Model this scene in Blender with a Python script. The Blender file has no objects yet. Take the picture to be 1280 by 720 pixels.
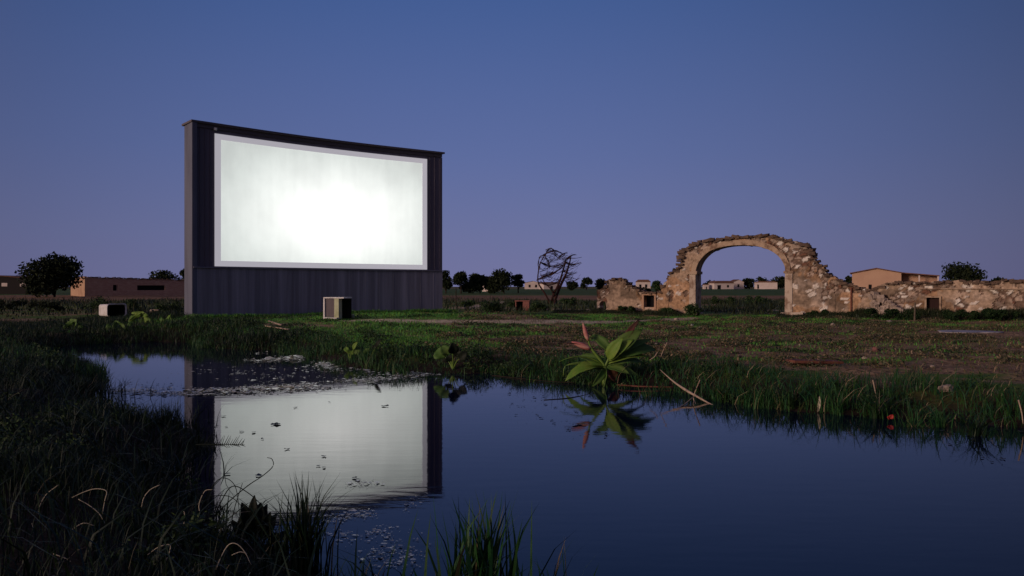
import bpy, bmesh, math, random
import numpy as np
from math import radians as R

# ------------------------------------------------------------------ camera, sky, sun, exposure
S = bpy.context.scene
CAM_Z = 1.6
cam_d = bpy.data.cameras.new('camera')
cam_d.lens = 28.125; cam_d.sensor_width = 36; cam_d.shift_y = -2 / 1280
cam_d.clip_start = 0.05; cam_d.clip_end = 6000
cam = bpy.data.objects.new('camera', cam_d)
S.collection.objects.link(cam)
cam.location = (0, 0, CAM_Z); cam.rotation_euler = (R(90), 0, 0)
S.camera = cam

SUN_EL, SUN_AZ = 9.5, 52.0            # azimuth of travel: degrees from +Y towards +X
SUN_STRENGTH = 2.0
sun_d = bpy.data.lights.new('sun', 'SUN'); sun_d.energy = SUN_STRENGTH
sun_d.color = (1.0, 0.73, 0.56); sun_d.angle = R(12)
sun = bpy.data.objects.new('sun', sun_d); S.collection.objects.link(sun)
sun.rotation_euler = (R(90 - SUN_EL), 0, R(-SUN_AZ))

w = bpy.data.worlds.new('World'); S.world = w; w.use_nodes = True
nt = w.node_tree; nt.nodes.clear(); N = nt.nodes.new; Lk = nt.links.new
sky = N('ShaderNodeTexSky'); sky.sky_type = 'NISHITA'; sky.sun_disc = False
sky.sun_elevation = R(2.0); sky.sun_rotation = R(180 + SUN_AZ)
bg1 = N('ShaderNodeBackground'); bg1.inputs[1].default_value = 0.004
Lk(sky.outputs[0], bg1.inputs[0])
tc = N('ShaderNodeTexCoord'); sep = N('ShaderNodeSeparateXYZ'); Lk(tc.outputs['Generated'], sep.inputs[0])
rmp = N('ShaderNodeValToRGB')                       # twilight colours by height above the horizon
for i, (p, c) in enumerate([(0.0, (.162, .168, .330)), (.06, (.141, .163, .335)), (.16, (.104, .145, .338)),
                            (.34, (.060, .117, .322)), (.6, (.038, .078, .25)), (1.0, (.03, .065, .22))]):
    e = rmp.color_ramp.elements[i] if i < 2 else rmp.color_ramp.elements.new(p)
    e.position = p; e.color = (*c, 1)
Lk(sep.outputs[2], rmp.inputs[0])
# sky dimmed to both sides of the view to imitate a vignette
nrm = N('ShaderNodeVectorMath'); nrm.operation = 'DOT_PRODUCT'; nrm.inputs[1].default_value = (-0.05, 0.9985, 0)
Lk(tc.outputs['Generated'], nrm.inputs[0])
mr = N('ShaderNodeMapRange'); mr.inputs[1].default_value = 0.72; mr.inputs[2].default_value = 0.99
mr.inputs[3].default_value = 0.44; mr.inputs[4].default_value = 1.0
Lk(nrm.outputs['Value'], mr.inputs[0])
bg2 = N('ShaderNodeBackground'); Lk(rmp.outputs[0], bg2.inputs[0]); Lk(mr.outputs[0], bg2.inputs[1])
# pinkish glow low in the sky where the sun has just gone, behind and left of the camera
gd = N('ShaderNodeVectorMath'); gd.operation = 'DOT_PRODUCT'; gd.inputs[1].default_value = (-math.sin(R(SUN_AZ)), -math.cos(R(SUN_AZ)), .08)
Lk(tc.outputs['Generated'], gd.inputs[0])
gr = N('ShaderNodeMapRange'); gr.interpolation_type = 'SMOOTHSTEP'; gr.inputs[1].default_value = -.15; gr.inputs[2].default_value = 1.0; gr.inputs[3].default_value = 0; gr.inputs[4].default_value = .34
Lk(gd.outputs['Value'], gr.inputs[0])
bg3 = N('ShaderNodeBackground'); bg3.inputs[0].default_value = (.80, .52, .50, 1); Lk(gr.outputs[0], bg3.inputs[1])
add0 = N('ShaderNodeAddShader'); Lk(bg1.outputs[0], add0.inputs[0]); Lk(bg3.outputs[0], add0.inputs[1])
add = N('ShaderNodeAddShader'); Lk(add0.outputs[0], add.inputs[0]); Lk(bg2.outputs[0], add.inputs[1])
wo = N('ShaderNodeOutputWorld'); Lk(add.outputs[0], wo.inputs[0])

S.view_settings.view_transform = 'Standard'; S.view_settings.look = 'None'
S.view_settings.exposure = 0.0; S.view_settings.gamma = 1.0
S.render.engine = 'CYCLES'
S.cycles.max_bounces = 6; S.cycles.diffuse_bounces = 2; S.cycles.glossy_bounces = 3

rng = np.random.default_rng(7); random.seed(7)
COL = S.collection

# ------------------------------------------------------------------ helpers
def link(o, parent=None):
    COL.objects.link(o)
    if parent is not None: o.parent = parent
    return o
def tag(o, label=None, cat=None, group=None, kind=None):
    if label: o['label'] = label
    if cat: o['category'] = cat
    if group: o['group'] = group
    if kind: o['kind'] = kind
    return o
def empty(name, loc, rz=0):
    o = bpy.data.objects.new(name, None); o.empty_display_size = .2
    o.location = loc; o.rotation_euler = (0, 0, rz); return link(o)
def npmesh(name, V, faces, mat, parent=None, smooth=False, attrs=None, cols=None):
    me = bpy.data.meshes.new(name)
    V = np.asarray(V, dtype=np.float32)
    if isinstance(faces, tuple):                     # (flat loops, loop starts)
        loops, starts = faces
        me.vertices.add(len(V)); me.vertices.foreach_set('co', V.ravel())
        me.loops.add(len(loops)); me.loops.foreach_set('vertex_index', loops.astype(np.int32))
        me.polygons.add(len(starts)); me.polygons.foreach_set('loop_start', starts.astype(np.int32))
        me.update(calc_edges=True)
    else:
        me.from_pydata([tuple(v) for v in V.tolist()], [], [tuple(f) for f in faces])
    if smooth: me.polygons.foreach_set('use_smooth', np.ones(len(me.polygons), dtype=bool))
    for k, a in (attrs or {}).items():
        at = me.attributes.new(k, 'FLOAT', 'POINT'); at.data.foreach_set('value', np.asarray(a, dtype=np.float32))
    for k, a in (cols or {}).items():
        at = me.attributes.new(k, 'FLOAT_COLOR', 'POINT')
        c = np.ones((len(V), 4), dtype=np.float32); c[:, :3] = a; at.data.foreach_set('color', c.ravel())
    me.materials.append(mat); me.validate()
    return link(bpy.data.objects.new(name, me), parent)
class MB:
    """collects boxes, prisms and tubes for ONE mesh"""
    def __init__(s): s.v = []; s.f = []
    def raw(s, V, F):
        n = len(s.v); s.v += [tuple(map(float, v)) for v in V]; s.f += [tuple(i + n for i in f) for f in F]
    def box(s, x0, x1, y0, y1, z0, z1, jit=0):
        V = [(x, y, z) for z in (z0, z1) for y in (y0, y1) for x in (x0, x1)]
        if jit: V = [tuple(c + random.uniform(-jit, jit) for c in v) for v in V]
        s.raw(V, [(0, 2, 3, 1), (4, 5, 7, 6), (0, 1, 5, 4), (2, 6, 7, 3), (0, 4, 6, 2), (1, 3, 7, 5)])
    def obox(s, c, ux, uy, uz, hx, hy, hz, jit=0):
        c, ux, uy, uz = map(np.array, (c, ux, uy, uz))
        V = [c + ux * a * hx + uy * b * hy + uz * d * hz for d in (-1, 1) for b in (-1, 1) for a in (-1, 1)]
        if jit: V = [v + np.array([random.uniform(-jit, jit) for _ in range(3)]) for v in V]
        s.raw(V, [(0, 2, 3, 1), (4, 5, 7, 6), (0, 1, 5, 4), (2, 6, 7, 3), (0, 4, 6, 2), (1, 3, 7, 5)])
    def prism(s, poly, y0, y1):                      # poly in (x,z), extruded along y
        n = len(poly)
        s.raw([(x, y0, z) for x, z in poly] + [(x, y1, z) for x, z in poly],
              [tuple(range(n)), tuple(range(2 * n - 1, n - 1, -1))] + [(i, i + n, (i + 1) % n + n, (i + 1) % n) for i in range(n)])
    def tube(s, pts, rad, k=6):
        pts = [np.array(p, float) for p in pts]
        if not hasattr(rad, '__len__'): rad = [rad] * len(pts)
        V = []; F = []
        for i, p in enumerate(pts):
            d = pts[min(i + 1, len(pts) - 1)] - pts[max(i - 1, 0)]; d /= (np.linalg.norm(d) + 1e-9)
            a = np.cross(d, (0, 0, 1)) if abs(d[2]) < .9 else np.cross(d, (1, 0, 0)); a /= np.linalg.norm(a); b = np.cross(d, a)
            for j in range(k):
                t = 2 * math.pi * j / k; V.append(p + rad[i] * (a * math.cos(t) + b * math.sin(t)))
        for i in range(len(pts) - 1):
            for j in range(k):
                F.append((i * k + j, i * k + (j + 1) % k, (i + 1) * k + (j + 1) % k, (i + 1) * k + j))
        F.append(tuple(range(k))[::-1]); F.append(tuple((len(pts) - 1) * k + j for j in range(k)))
        s.raw(V, F)
    def build(s, name, mat, parent=None, smooth=False, bevel=0):
        o = npmesh(name, np.array(s.v), s.f, mat, parent, smooth)
        if bevel:
            m = o.modifiers.new('bevel', 'BEVEL'); m.width = bevel; m.segments = 2; m.limit_method = 'ANGLE'
        return o
def spline(pts, n=6):                                # Catmull-Rom through points
    P = [np.array(p, float) for p in pts]; P = [2 * P[0] - P[1]] + P + [2 * P[-1] - P[-2]]
    out = []
    for i in range(1, len(P) - 2):
        for t in np.linspace(0, 1, n, endpoint=False):
            a, b, c, d = P[i - 1:i + 3]
            out.append(.5 * ((2 * b) + (-a + c) * t + (2 * a - 5 * b + 4 * c - d) * t * t + (-a + 3 * b - 3 * c + d) * t ** 3))
    out.append(P[-2]); return out
def at(px, py, Y):                                   # a place at distance Y seen in direction px,py
    return np.array([(px - 640) / 1000 * Y, Y, CAM_Z + (358 - py) / 1000 * Y])

_T = np.random.default_rng(3).random((256, 256))
def vnoise(x, y):
    xi = np.floor(x).astype(int); yi = np.floor(y).astype(int); fx = x - xi; fy = y - yi
    fx = fx * fx * (3 - 2 * fx); fy = fy * fy * (3 - 2 * fy)
    g = lambda a, b: _T[a & 255, b & 255]
    return (g(xi, yi) * (1 - fx) + g(xi + 1, yi) * fx) * (1 - fy) + (g(xi, yi + 1) * (1 - fx) + g(xi + 1, yi + 1) * fx) * fy
def fbm(x, y, o=4):
    s = 0; a = .5; t = 0
    for i in range(o): s = s + a * vnoise(x + 17.3 * i, y + 9.1 * i); t += a; a *= .5; x = x * 2.03; y = y * 2.03
    return s / t
def sstep(a, b, x):
    t = np.clip((x - a) / (b - a), 0, 1); return t * t * (3 - 2 * t)

# ------------------------------------------------------------------ materials
def mat(name, col=(.5, .5, .5), rough=.8, spec=.3, noise=None, bump=None, metal=0):
    m = bpy.data.materials.new(name); m.use_nodes = True; t = m.node_tree; b = t.nodes['Principled BSDF']
    b.inputs['Base Color'].default_value = (*col, 1); b.inputs['Roughness'].default_value = rough
    b.inputs['Specular IOR Level'].default_value = spec; b.inputs['Metallic'].default_value = metal
    tcn = t.nodes.new('ShaderNodeTexCoord')
    if noise:                                        # (scale xyz, col2, contrast lo, hi)
        sc, c2, lo, hi = noise
        mp = t.nodes.new('ShaderNodeMapping'); mp.inputs['Scale'].default_value = sc
        t.links.new(tcn.outputs['Object'], mp.inputs[0])
        n = t.nodes.new('ShaderNodeTexNoise'); n.inputs['Scale'].default_value = 1; n.inputs['Detail'].default_value = 6
        n.inputs['Roughness'].default_value = .65
        t.links.new(mp.outputs[0], n.inputs['Vector'])
        r = t.nodes.new('ShaderNodeMapRange'); r.inputs[1].default_value = lo; r.inputs[2].default_value = hi
        t.links.new(n.outputs['Fac'], r.inputs[0])
        mx = t.nodes.new('ShaderNodeMixRGB'); mx.inputs[1].default_value = (*col, 1); mx.inputs[2].default_value = (*c2, 1)
        t.links.new(r.outputs[0], mx.inputs[0]); t.links.new(mx.outputs[0], b.inputs['Base Color'])
    if bump:
        sc, st, dist = bump
        n = t.nodes.new('ShaderNodeTexNoise'); n.inputs['Scale'].default_value = sc; n.inputs['Detail'].default_value = 5
        t.links.new(tcn.outputs['Object'], n.inputs['Vector'])
        bp = t.nodes.new('ShaderNodeBump'); bp.inputs['Strength'].default_value = st; bp.inputs['Distance'].default_value = dist
        t.links.new(n.outputs['Fac'], bp.inputs['Height']); t.links.new(bp.outputs[0], b.inputs['Normal'])
    return m
def blade_mat(name, stops, rough=.55, spec=.25):
    """colour of each blade or leaf from its own random value"""
    m = bpy.data.materials.new(name); m.use_nodes = True; t = m.node_tree; b = t.nodes['Principled BSDF']
    a = t.nodes.new('ShaderNodeAttribute'); a.attribute_name = 'rnd'
    r = t.nodes.new('ShaderNodeValToRGB')
    for i, (p, c) in enumerate(stops):
        e = r.color_ramp.elements[i] if i < 2 else r.color_ramp.elements.new(p)
        e.position = p; e.color = (*c, 1)
    t.links.new(a.outputs['Fac'], r.inputs[0]); t.links.new(r.outputs[0], b.inputs['Base Color'])
    b.inputs['Roughness'].default_value = rough; b.inputs['Specular IOR Level'].default_value = spec
    return m
def vcol_mat(name, rough=.9, scale=9., amt=.35, bump=.4):
    m = bpy.data.materials.new(name); m.use_nodes = True; t = m.node_tree; b = t.nodes['Principled BSDF']
    a = t.nodes.new('ShaderNodeAttribute'); a.attribute_name = 'stain'
    tcn = t.nodes.new('ShaderNodeTexCoord')
    n = t.nodes.new('ShaderNodeTexNoise'); n.inputs['Scale'].default_value = scale; n.inputs['Detail'].default_value = 6
    t.links.new(tcn.outputs['Object'], n.inputs['Vector'])
    r = t.nodes.new('ShaderNodeMapRange'); r.inputs[1].default_value = .3; r.inputs[2].default_value = .7
    r.inputs[3].default_value = 1 - amt; r.inputs[4].default_value = 1 + amt
    t.links.new(n.outputs['Fac'], r.inputs[0])
    mx = t.nodes.new('ShaderNodeVectorMath'); mx.operation = 'SCALE'
    t.links.new(a.outputs['Color'], mx.inputs[0]); t.links.new(r.outputs[0], mx.inputs['Scale'])
    t.links.new(mx.outputs[0], b.inputs['Base Color']); b.inputs['Roughness'].default_value = rough
    b.inputs['Specular IOR Level'].default_value = .15
    bp = t.nodes.new('ShaderNodeBump'); bp.inputs['Strength'].default_value = bump; bp.inputs['Distance'].default_value = .03
    t.links.new(n.outputs['Fac'], bp.inputs['Height']); t.links.new(bp.outputs[0], b.inputs['Normal'])
    return m

M = {}
M['wall'] = mat('dark_boards', (.11, .10, .125), .8, .2, ((2.2, 2.2, .12), (.15, .135, .165), .4, .68), (6, .25, .02))
M['apron'] = mat('weathered_dark_boards', (.18, .175, .205), .8, .2, ((3.0, 3.0, .10), (.32, .31, .36), .42, .66), (8, .3, .02))
M['pillar'] = mat('grey_painted_boards', (.125, .135, .18), .8, .2, ((2, 2, .3), (.085, .09, .125), .4, .7))
M['cap'] = mat('dark_cap', (.10, .085, .09), .6, .3)
M['trim'] = mat('pale_metal_trim', (.16, .155, .19), .5, .4)
M['white'] = mat('old_white_paint', (.62, .60, .60), .6, .3, ((5, 5, 5), (.42, .40, .36), .45, .75))
M['greenish'] = mat('algae_stained_paint', (.42, .44, .30), .7, .2, ((8, 8, 3), (.26, .28, .15), .4, .7))
M['panel'] = mat('dull_brown_panel', (.12, .10, .11), .8, .2, ((9, 9, 1), (.08, .07, .08), .4, .7))
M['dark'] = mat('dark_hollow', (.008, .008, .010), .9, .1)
M['brick'] = mat('old_brick', (.36, .21, .15), .9, .15, ((1.6, 1.6, 6), (.46, .32, .23), .4, .65), (3, .4, .05))
M['plaster_o'] = mat('ochre_render', (.42, .27, .18), .9, .1, ((.9, .9, .9), (.30, .18, .12), .4, .7))
M['salmon'] = mat('salmon_render', (.44, .29, .20), .9, .1, ((.5, .5, .5), (.38, .24, .17), .4, .7))
M['pinkwhite'] = mat('pale_render', (.55, .47, .44), .9, .1, ((.2, .2, .4), (.42, .34, .30), .4, .7))
M['roof'] = mat('terracotta_tiles', (.16, .085, .06), .9, .1, ((3, 3, 3), (.09, .05, .04), .4, .7))
M['shed'] = mat('dark_shed_boards', (.02, .018, .018), .9, .1)
M['bark'] = mat('bark', (.035, .026, .020), .9, .1, ((6, 6, 2), (.02, .015, .012), .4, .7))
M['dead'] = mat('dead_wood', (.045, .020, .018), .9, .1, ((6, 6, 6), (.022, .010, .010), .4, .7))
M['palewood'] = mat('bleached_wood', (.42, .33, .25), .8, .2, ((12, 12, 12), (.24, .16, .12), .4, .7))
M['driftwood'] = mat('wet_wood', (.10, .075, .05), .6, .3, ((10, 10, 10), (.05, .04, .03), .4, .7))
M['rust'] = mat('rusty_plank', (.17, .065, .045), .85, .2, ((6, 6, 6), (.10, .04, .03), .4, .7))
M['redbrick'] = mat('dull_red_brick', (.24, .10, .085), .9, .1, ((8, 8, 8), (.15, .07, .06), .4, .7))
M['stone'] = mat('pale_field_stone', (.36, .29, .24), .9, .15, ((9, 9, 9), (.20, .15, .12), .4, .7), (12, .5, .03))
M['cap_stone'] = mat('brown_capping_stone', (.14, .095, .07), .95, .1, ((4, 4, 4), (.055, .04, .033), .4, .68), (9, .6, .04))
M['stain'] = vcol_mat('old_masonry')
M['grass'] = blade_mat('grass_blades', [(0, (.006, .036, .012)), (.45, (.016, .074, .018)), (.82, (.034, .078, .020)), (.95, (.11, .10, .045)), (1, (.24, .19, .12))])
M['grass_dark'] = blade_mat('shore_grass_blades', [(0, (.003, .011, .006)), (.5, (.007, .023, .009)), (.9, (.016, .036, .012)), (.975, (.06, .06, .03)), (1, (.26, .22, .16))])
M['meadow'] = blade_mat('meadow_blades', [(0, (.035, .16, .022)), (.5, (.075, .25, .036)), (.85, (.14, .27, .05)), (1, (.26, .20, .09))])
M['dry'] = blade_mat('dry_weeds', [(0, (.028, .045, .016)), (.4, (.055, .060, .026)), (.8, (.12, .085, .048)), (1, (.24, .17, .11))])
M['scrub'] = blade_mat('scrub_weeds', [(0, (.012, .022, .010)), (.6, (.022, .036, .014)), (1, (.05, .05, .025))])
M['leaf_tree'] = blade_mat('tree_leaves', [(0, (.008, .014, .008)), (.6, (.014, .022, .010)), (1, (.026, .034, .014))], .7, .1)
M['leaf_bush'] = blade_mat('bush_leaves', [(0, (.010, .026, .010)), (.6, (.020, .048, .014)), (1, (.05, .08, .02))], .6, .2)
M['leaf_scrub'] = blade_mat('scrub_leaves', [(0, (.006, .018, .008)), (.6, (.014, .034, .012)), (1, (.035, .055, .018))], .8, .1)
M['leaf_broad'] = mat('broad_green_leaf', (.085, .175, .022), .6, .25, ((6, 6, 6), (.15, .21, .035), .4, .7))
M['leaf_mid'] = mat('dull_green_leaf', (.050, .115, .020), .6, .25, ((3, 3, 3), (.085, .13, .028), .4, .7))
M['leaf_dark'] = mat('dark_leaf', (.007, .012, .007), .6, .15)
M['leaf_red'] = mat('wine_red_leaf', (.075, .018, .014), .5, .35, ((5, 5, 5), (.04, .03, .012), .4, .7))
M['bud'] = mat('pink_bud', (.34, .11, .10), .55, .3, ((3, 3, 14), (.50, .30, .24), .45, .65))
M['stem'] = mat('green_stem', (.11, .19, .03), .5, .35)
M['straw'] = mat('straw_blade', (.50, .44, .32), .6, .3)
M['duckweed'] = mat('pale_floating_weed', (.72, .74, .62), .22, .6, ((7, 7, 7), (.42, .46, .34), .4, .7))
M['wetleaf'] = mat('soaked_leaf', (.022, .018, .012), .4, .4)
M['red_leaf_small'] = mat('red_leaf', (.34, .03, .025), .5, .3)

def emissive_screen():
    m = bpy.data.materials.new('lit_cinema_screen'); m.use_nodes = True; t = m.node_tree; L = t.links.new
    b = t.nodes['Principled BSDF']; b.inputs['Base Color'].default_value = (.5, .5, .5, 1); b.inputs['Roughness'].default_value = .8
    def attr(n): a = t.nodes.new('ShaderNodeAttribute'); a.attribute_name = n; return a.outputs['Fac']
    def mth(op, a, c, d=None):
        n = t.nodes.new('ShaderNodeMath'); n.operation = op
        for i, x in enumerate((a, c, d)):
            if x is None: continue
            if isinstance(x, (int, float)): n.inputs[i].default_value = x
            else: L(x, n.inputs[i])
        return n.outputs[0]
    u, v = attr('su'), attr('sv')
    du = mth('MULTIPLY', mth('SUBTRACT', u, .55), 1.35); dv = mth('MULTIPLY', mth('SUBTRACT', v, .40), 1.25)
    d = mth('SQRT', mth('ADD', mth('MULTIPLY', du, du), mth('MULTIPLY', dv, dv)), 0)
    cb = t.nodes.new('ShaderNodeCombineXYZ'); L(mth('MULTIPLY', u, 5.0), cb.inputs[0]); L(mth('MULTIPLY', v, 2.0), cb.inputs[1])
    n = t.nodes.new('ShaderNodeTexNoise'); n.inputs['Scale'].default_value = 1.0; n.inputs['Detail'].default_value = 7; n.inputs['Roughness'].default_value = .6
    L(cb.outputs[0], n.inputs['Vector'])
    cb2 = t.nodes.new('ShaderNodeCombineXYZ'); L(mth('MULTIPLY', u, 34.0), cb2.inputs[0]); L(mth('MULTIPLY', v, 1.2), cb2.inputs[1])
    n2 = t.nodes.new('ShaderNodeTexNoise'); n2.inputs['Scale'].default_value = 1.0; n2.inputs['Detail'].default_value = 5
    L(cb2.outputs[0], n2.inputs['Vector'])
    r = t.nodes.new('ShaderNodeValToRGB')
    for i, (p, c) in enumerate([(0, 1.3), (.36, 1.03), (.65, .80), (.95, .58)]):
        e = r.color_ramp.elements[i] if i < 2 else r.color_ramp.elements.new(p)
        e.position = p; e.color = (c, c, c, 1)
    L(mth('ADD', d, mth('MULTIPLY', mth('SUBTRACT', n.outputs['Fac'], .5), .50)), r.inputs[0])
    k = mth('MULTIPLY', r.outputs[0], mth('ADD', .93, mth('MULTIPLY', n2.outputs['Fac'], .14)))
    tint = t.nodes.new('ShaderNodeMixRGB'); tint.inputs[1].default_value = (1.0, 1.0, .96, 1); tint.inputs[2].default_value = (.90, .96, .90, 1)
    L(mth('MULTIPLY', d, 1.3), tint.inputs[0])
    L(tint.outputs[0], b.inputs['Emission Color']); L(k, b.inputs['Emission Strength'])
    return m
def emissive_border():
    m = mat('border_paint_spill_glow', (.6, .56, .62), .8, .2)
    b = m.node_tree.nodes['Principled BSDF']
    b.inputs['Emission Color'].default_value = (.82, .79, .84, 1); b.inputs['Emission Strength'].default_value = .43  # faint glow added to imitate projector light spilling onto the white border
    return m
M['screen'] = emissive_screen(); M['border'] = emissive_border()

# ------------------------------------------------------------------ pond outline and terrain height
POND = np.array([(-11.9, 19.6), (-11.9, 22.0), (-10.4, 23.0), (-9.2, 22.8), (-8.0, 20.6), (-6.2, 20.0), (-4.9, 18.4), (-4.1, 16.9),
    (-2.9, 15.4), (-2.07, 14.9), (-1.16, 14.5), (-.5, 14.7), (0, 14.2), (.8, 13.5), (1.6, 12.5), (2.1, 12.5), (2.6, 11.7), (3.2, 10.8), (3.5, 10.1),
    (4.0, 10.0), (4.5, 9.7), (5.0, 9.5), (5.4, 9.05), (6.0, 8.7), (7.6, 7.8), (8.8, 5), (8, 2), (6, .2), (4, .3), (2.6, 1.8), (1.2, 2.9), (.2, 3.6), (-.3, 4.05),
    (-.8, 4.25), (-1.15, 4.6), (-1.35, 5.0), (-1.8, 5.3), (-2.2, 6.0), (-2.65, 6.5), (-2.95, 7.3), (-3.0, 8.0), (-3.2, 8.7), (-3.6, 9.15), (-4.6, 9.5), (-5.4, 10.0),
    (-5.6, 11.0), (-6.3, 11.9), (-6.7, 13.2), (-7.7, 15.0), (-9.3, 17.0)])
def pond_sd(x, y):
    """signed distance to the waterline, positive on land"""
    x = np.asarray(x, float); y = np.asarray(y, float)
    d = np.full(x.shape, 1e9); inside = np.zeros(x.shape, bool)
    wx = x + .22 * (vnoise(x * 1.7, y * 1.7) - .5) + .12 * (vnoise(x * 5, y * 5) - .5)
    wy = y + .35 * (vnoise(x * 1.3 + 40, y * 1.3) - .5) + .12 * (vnoise(x * 5 + 9, y * 5) - .5)
    for i in range(len(POND)):
        a = POND[i]; b = POND[(i + 1) % len(POND)]; e = b - a
        t = np.clip(((wx - a[0]) * e[0] + (wy - a[1]) * e[1]) / (e @ e), 0, 1)
        d = np.minimum(d, np.hypot(wx - a[0] - t * e[0], wy - a[1] - t * e[1]))
        c = (a[1] > wy) != (b[1] > wy)
        with np.errstate(divide='ignore', invalid='ignore'):
            inside ^= c & (wx < (b[0] - a[0]) * (wy - a[1]) / (b[1] - a[1] + 1e-12) + a[0])
    return np.where(inside, -d, d)
def height(x, y, sd=None):
    x = np.asarray(x, float); y = np.asarray(y, float)
    if sd is None: sd = pond_sd(x, y)
    e = .24 + .07 * (fbm(x * .25, y * .25, 3) - .5) * 2 + .04 * (fbm(x * 1.3, y * 1.3, 3) - .5) * 2
    mx, my = x + 7.0, y - 30.6                        # mound the screen stands on
    a = mx * .77 + my * .638; c = -mx * .638 + my * .77
    e = e + .27 * (1 - sstep(5.5, 9.5, np.abs(a))) * (1 - sstep(3.0, 9.5, np.abs(c)))
    e = e + .16 * np.exp(-((x - 6) ** 2 / 30 + (y - 39.5) ** 2 / 10)) + .14 * np.exp(-((x - 18) ** 2 / 60 + (y - 32) ** 2 / 12))
    e = e + 2.9 * sstep(-3.5, -10, y) * (1 - sstep(-40, -70, y) )       # unseen levee, added behind the camera to shade the foreground
    pk = 1 - sstep(1.0, 1.5, np.hypot((x - 13.3) / 1.5, (y - 23.1) / .8)); e = e * (1 - pk) + .285 * pk
    z = np.where(sd > 0, -.03 + (e + .03) * sstep(-.15, 1.15, sd), -.03 - .5 * sstep(0, 1.5, -sd))
    return z
def path_mask(x, y):
    k = 0
    for pts, wd in (([(-5.2, 26.6), (-3.2, 27.3), (.3, 28.4), (4.3, 30.2), (7.5, 33.8)], .8), ([(8.6, 35.2), (10, 34.2), (12, 32.8), (15, 31.4)], .28),
                    ([(-6, 52), (-2, 50), (1, 49)], 1.0), ([(2.3, 47), (4.2, 46.2), (6.0, 46.8)], .8), ([(11, 45.5), (14, 44.5), (19, 44)], .7),
                    ([(-2.6, 52), (-1.6, 60), (-1.2, 70)], .7)):
        for a, b in zip(pts[:-1], pts[1:]):
            a = np.array(a); b = np.array(b); e = b - a
            t = np.clip(((x - a[0]) * e[0] + (y - a[1]) * e[1]) / (e @ e), 0, 1)
            d = np.hypot(x - a[0] - t * e[0], y - a[1] - t * e[1]) + .5 * (fbm(x * 1.1, y * 1.1, 3) - .5)
            k = np.maximum(k, 1 - sstep(wd * .6, wd, d))
    return k
def dirt_mask(x, y):
    n = fbm(x * .35 + 5, y * .9 + 3, 4) + .25 * (fbm(x * 2.1, y * 3.2, 3) - .5)
    base = sstep(-2.5, 3.5, x) * sstep(13.2, 15.5, y + .25 * x) * (1 - sstep(23.5, 30, y - .12 * x)) * .33
    base = base + .10 * sstep(14, 17, y)
    return np.clip(sstep(.58, .70, n + base - .06) , 0, 1)

def axis(n, a, lo, hi):
    return np.sinh(np.linspace(math.asinh(lo / a), math.asinh(hi / a), n)) * a
gx = axis(620, 9, -2500, 2500); gy = 12 + axis(620, 9, -300, 3500)
GX, GY = np.meshgrid(gx, gy); fx, fy = GX.ravel(), GY.ravel()
sd = pond_sd(fx, fy); gz = height(fx, fy, sd)
n = len(gx); m_ = len(gy); idx = np.arange(n * m_).reshape(m_, n)
q = np.stack([idx[:-1, :-1], idx[:-1, 1:], idx[1:, 1:], idx[1:, :-1]], -1).reshape(-1, 4)
def ground_material():
    m = bpy.data.materials.new('open_ground'); m.use_nodes = True; t = m.node_tree; L = t.links.new
    b = t.nodes['Principled BSDF']; b.inputs['Roughness'].default_value = .95; b.inputs['Specular IOR Level'].default_value = .1
    geo = t.nodes.new('ShaderNodeNewGeometry')
    def noise(sc, det=6):
        mp = t.nodes.new('ShaderNodeMapping'); mp.inputs['Scale'].default_value = sc; L(geo.outputs['Position'], mp.inputs[0])
        nn = t.nodes.new('ShaderNodeTexNoise'); nn.inputs['Scale'].default_value = 1; nn.inputs['Detail'].default_value = det; L(mp.outputs[0], nn.inputs['Vector'])
        return nn.outputs['Fac']
    def mix(f, a, c):
        x = t.nodes.new('ShaderNodeMixRGB')
        for i, s in enumerate((f, a, c)):
            if isinstance(s, tuple): x.inputs[i].default_value = (*s, 1)
            else: L(s, x.inputs[i])
        return x.outputs[0]
    def rng_(f, lo, hi):
        x = t.nodes.new('ShaderNodeMapRange'); x.inputs[1].default_value = lo; x.inputs[2].default_value = hi; L(f, x.inputs[0]); return x.outputs[0]
    def attr(nm): a = t.nodes.new('ShaderNodeAttribute'); a.attribute_name = nm; return a.outputs['Fac']
    green = mix(rng_(noise((1.3, 1.3, 1.3)), .4, .62), (.070, .14, .020), (.125, .14, .034))
    soil = mix(rng_(noise((2.5, 2.5, 2.5)), .35, .65), (.20, .125, .065), (.36, .24, .14))
    soil = mix(rng_(noise((11, 11, 11)), .52, .62), soil, (.045, .030, .022))
    path = mix(rng_(noise((3, 3, 3)), .4, .65), (.55, .43, .30), (.38, .29, .20))
    tan = mix(rng_(noise((.06, .3, 1)), .4, .62), (.26, .155, .085), (.17, .105, .06))
    fgreen = mix(rng_(noise((.02, .08, 1)), .4, .62), (.045, .095, .026), (.075, .105, .034))
    c = mix(attr('dirt'), green, soil)
    c = mix(attr('tan'), c, tan); c = mix(attr('far'), c, fgreen); c = mix(attr('track'), c, path)
    c = mix(attr('mud_dark'), c, (.022, .016, .012))  # dark mud by the water, near left bank also darkened for deeper blacks
    L(c, b.inputs['Base Color'])
    bp = t.nodes.new('ShaderNodeBump'); bp.inputs['Strength'].default_value = .7; bp.inputs['Distance'].default_value = .06
    L(noise((6, 6, 6)), bp.inputs['Height']); L(bp.outputs[0], b.inputs['Normal'])
    return m
rr = fy + 6 * (fbm(fx * .02, fy * .03, 3) - .5) - np.abs(fx) * .02
tan_m = sstep(74, 82, rr) * (1 - sstep(112, 122, rr)) + sstep(470, 520, rr) * (1 - sstep(900, 1000, rr)) * .8
tan_l = sstep(48, 60, fy) * (1 - sstep(118, 130, fy)) * (1 - sstep(-42, -30, fx))
far_m = sstep(118, 126, rr) * (1 - tan_m)
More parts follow.
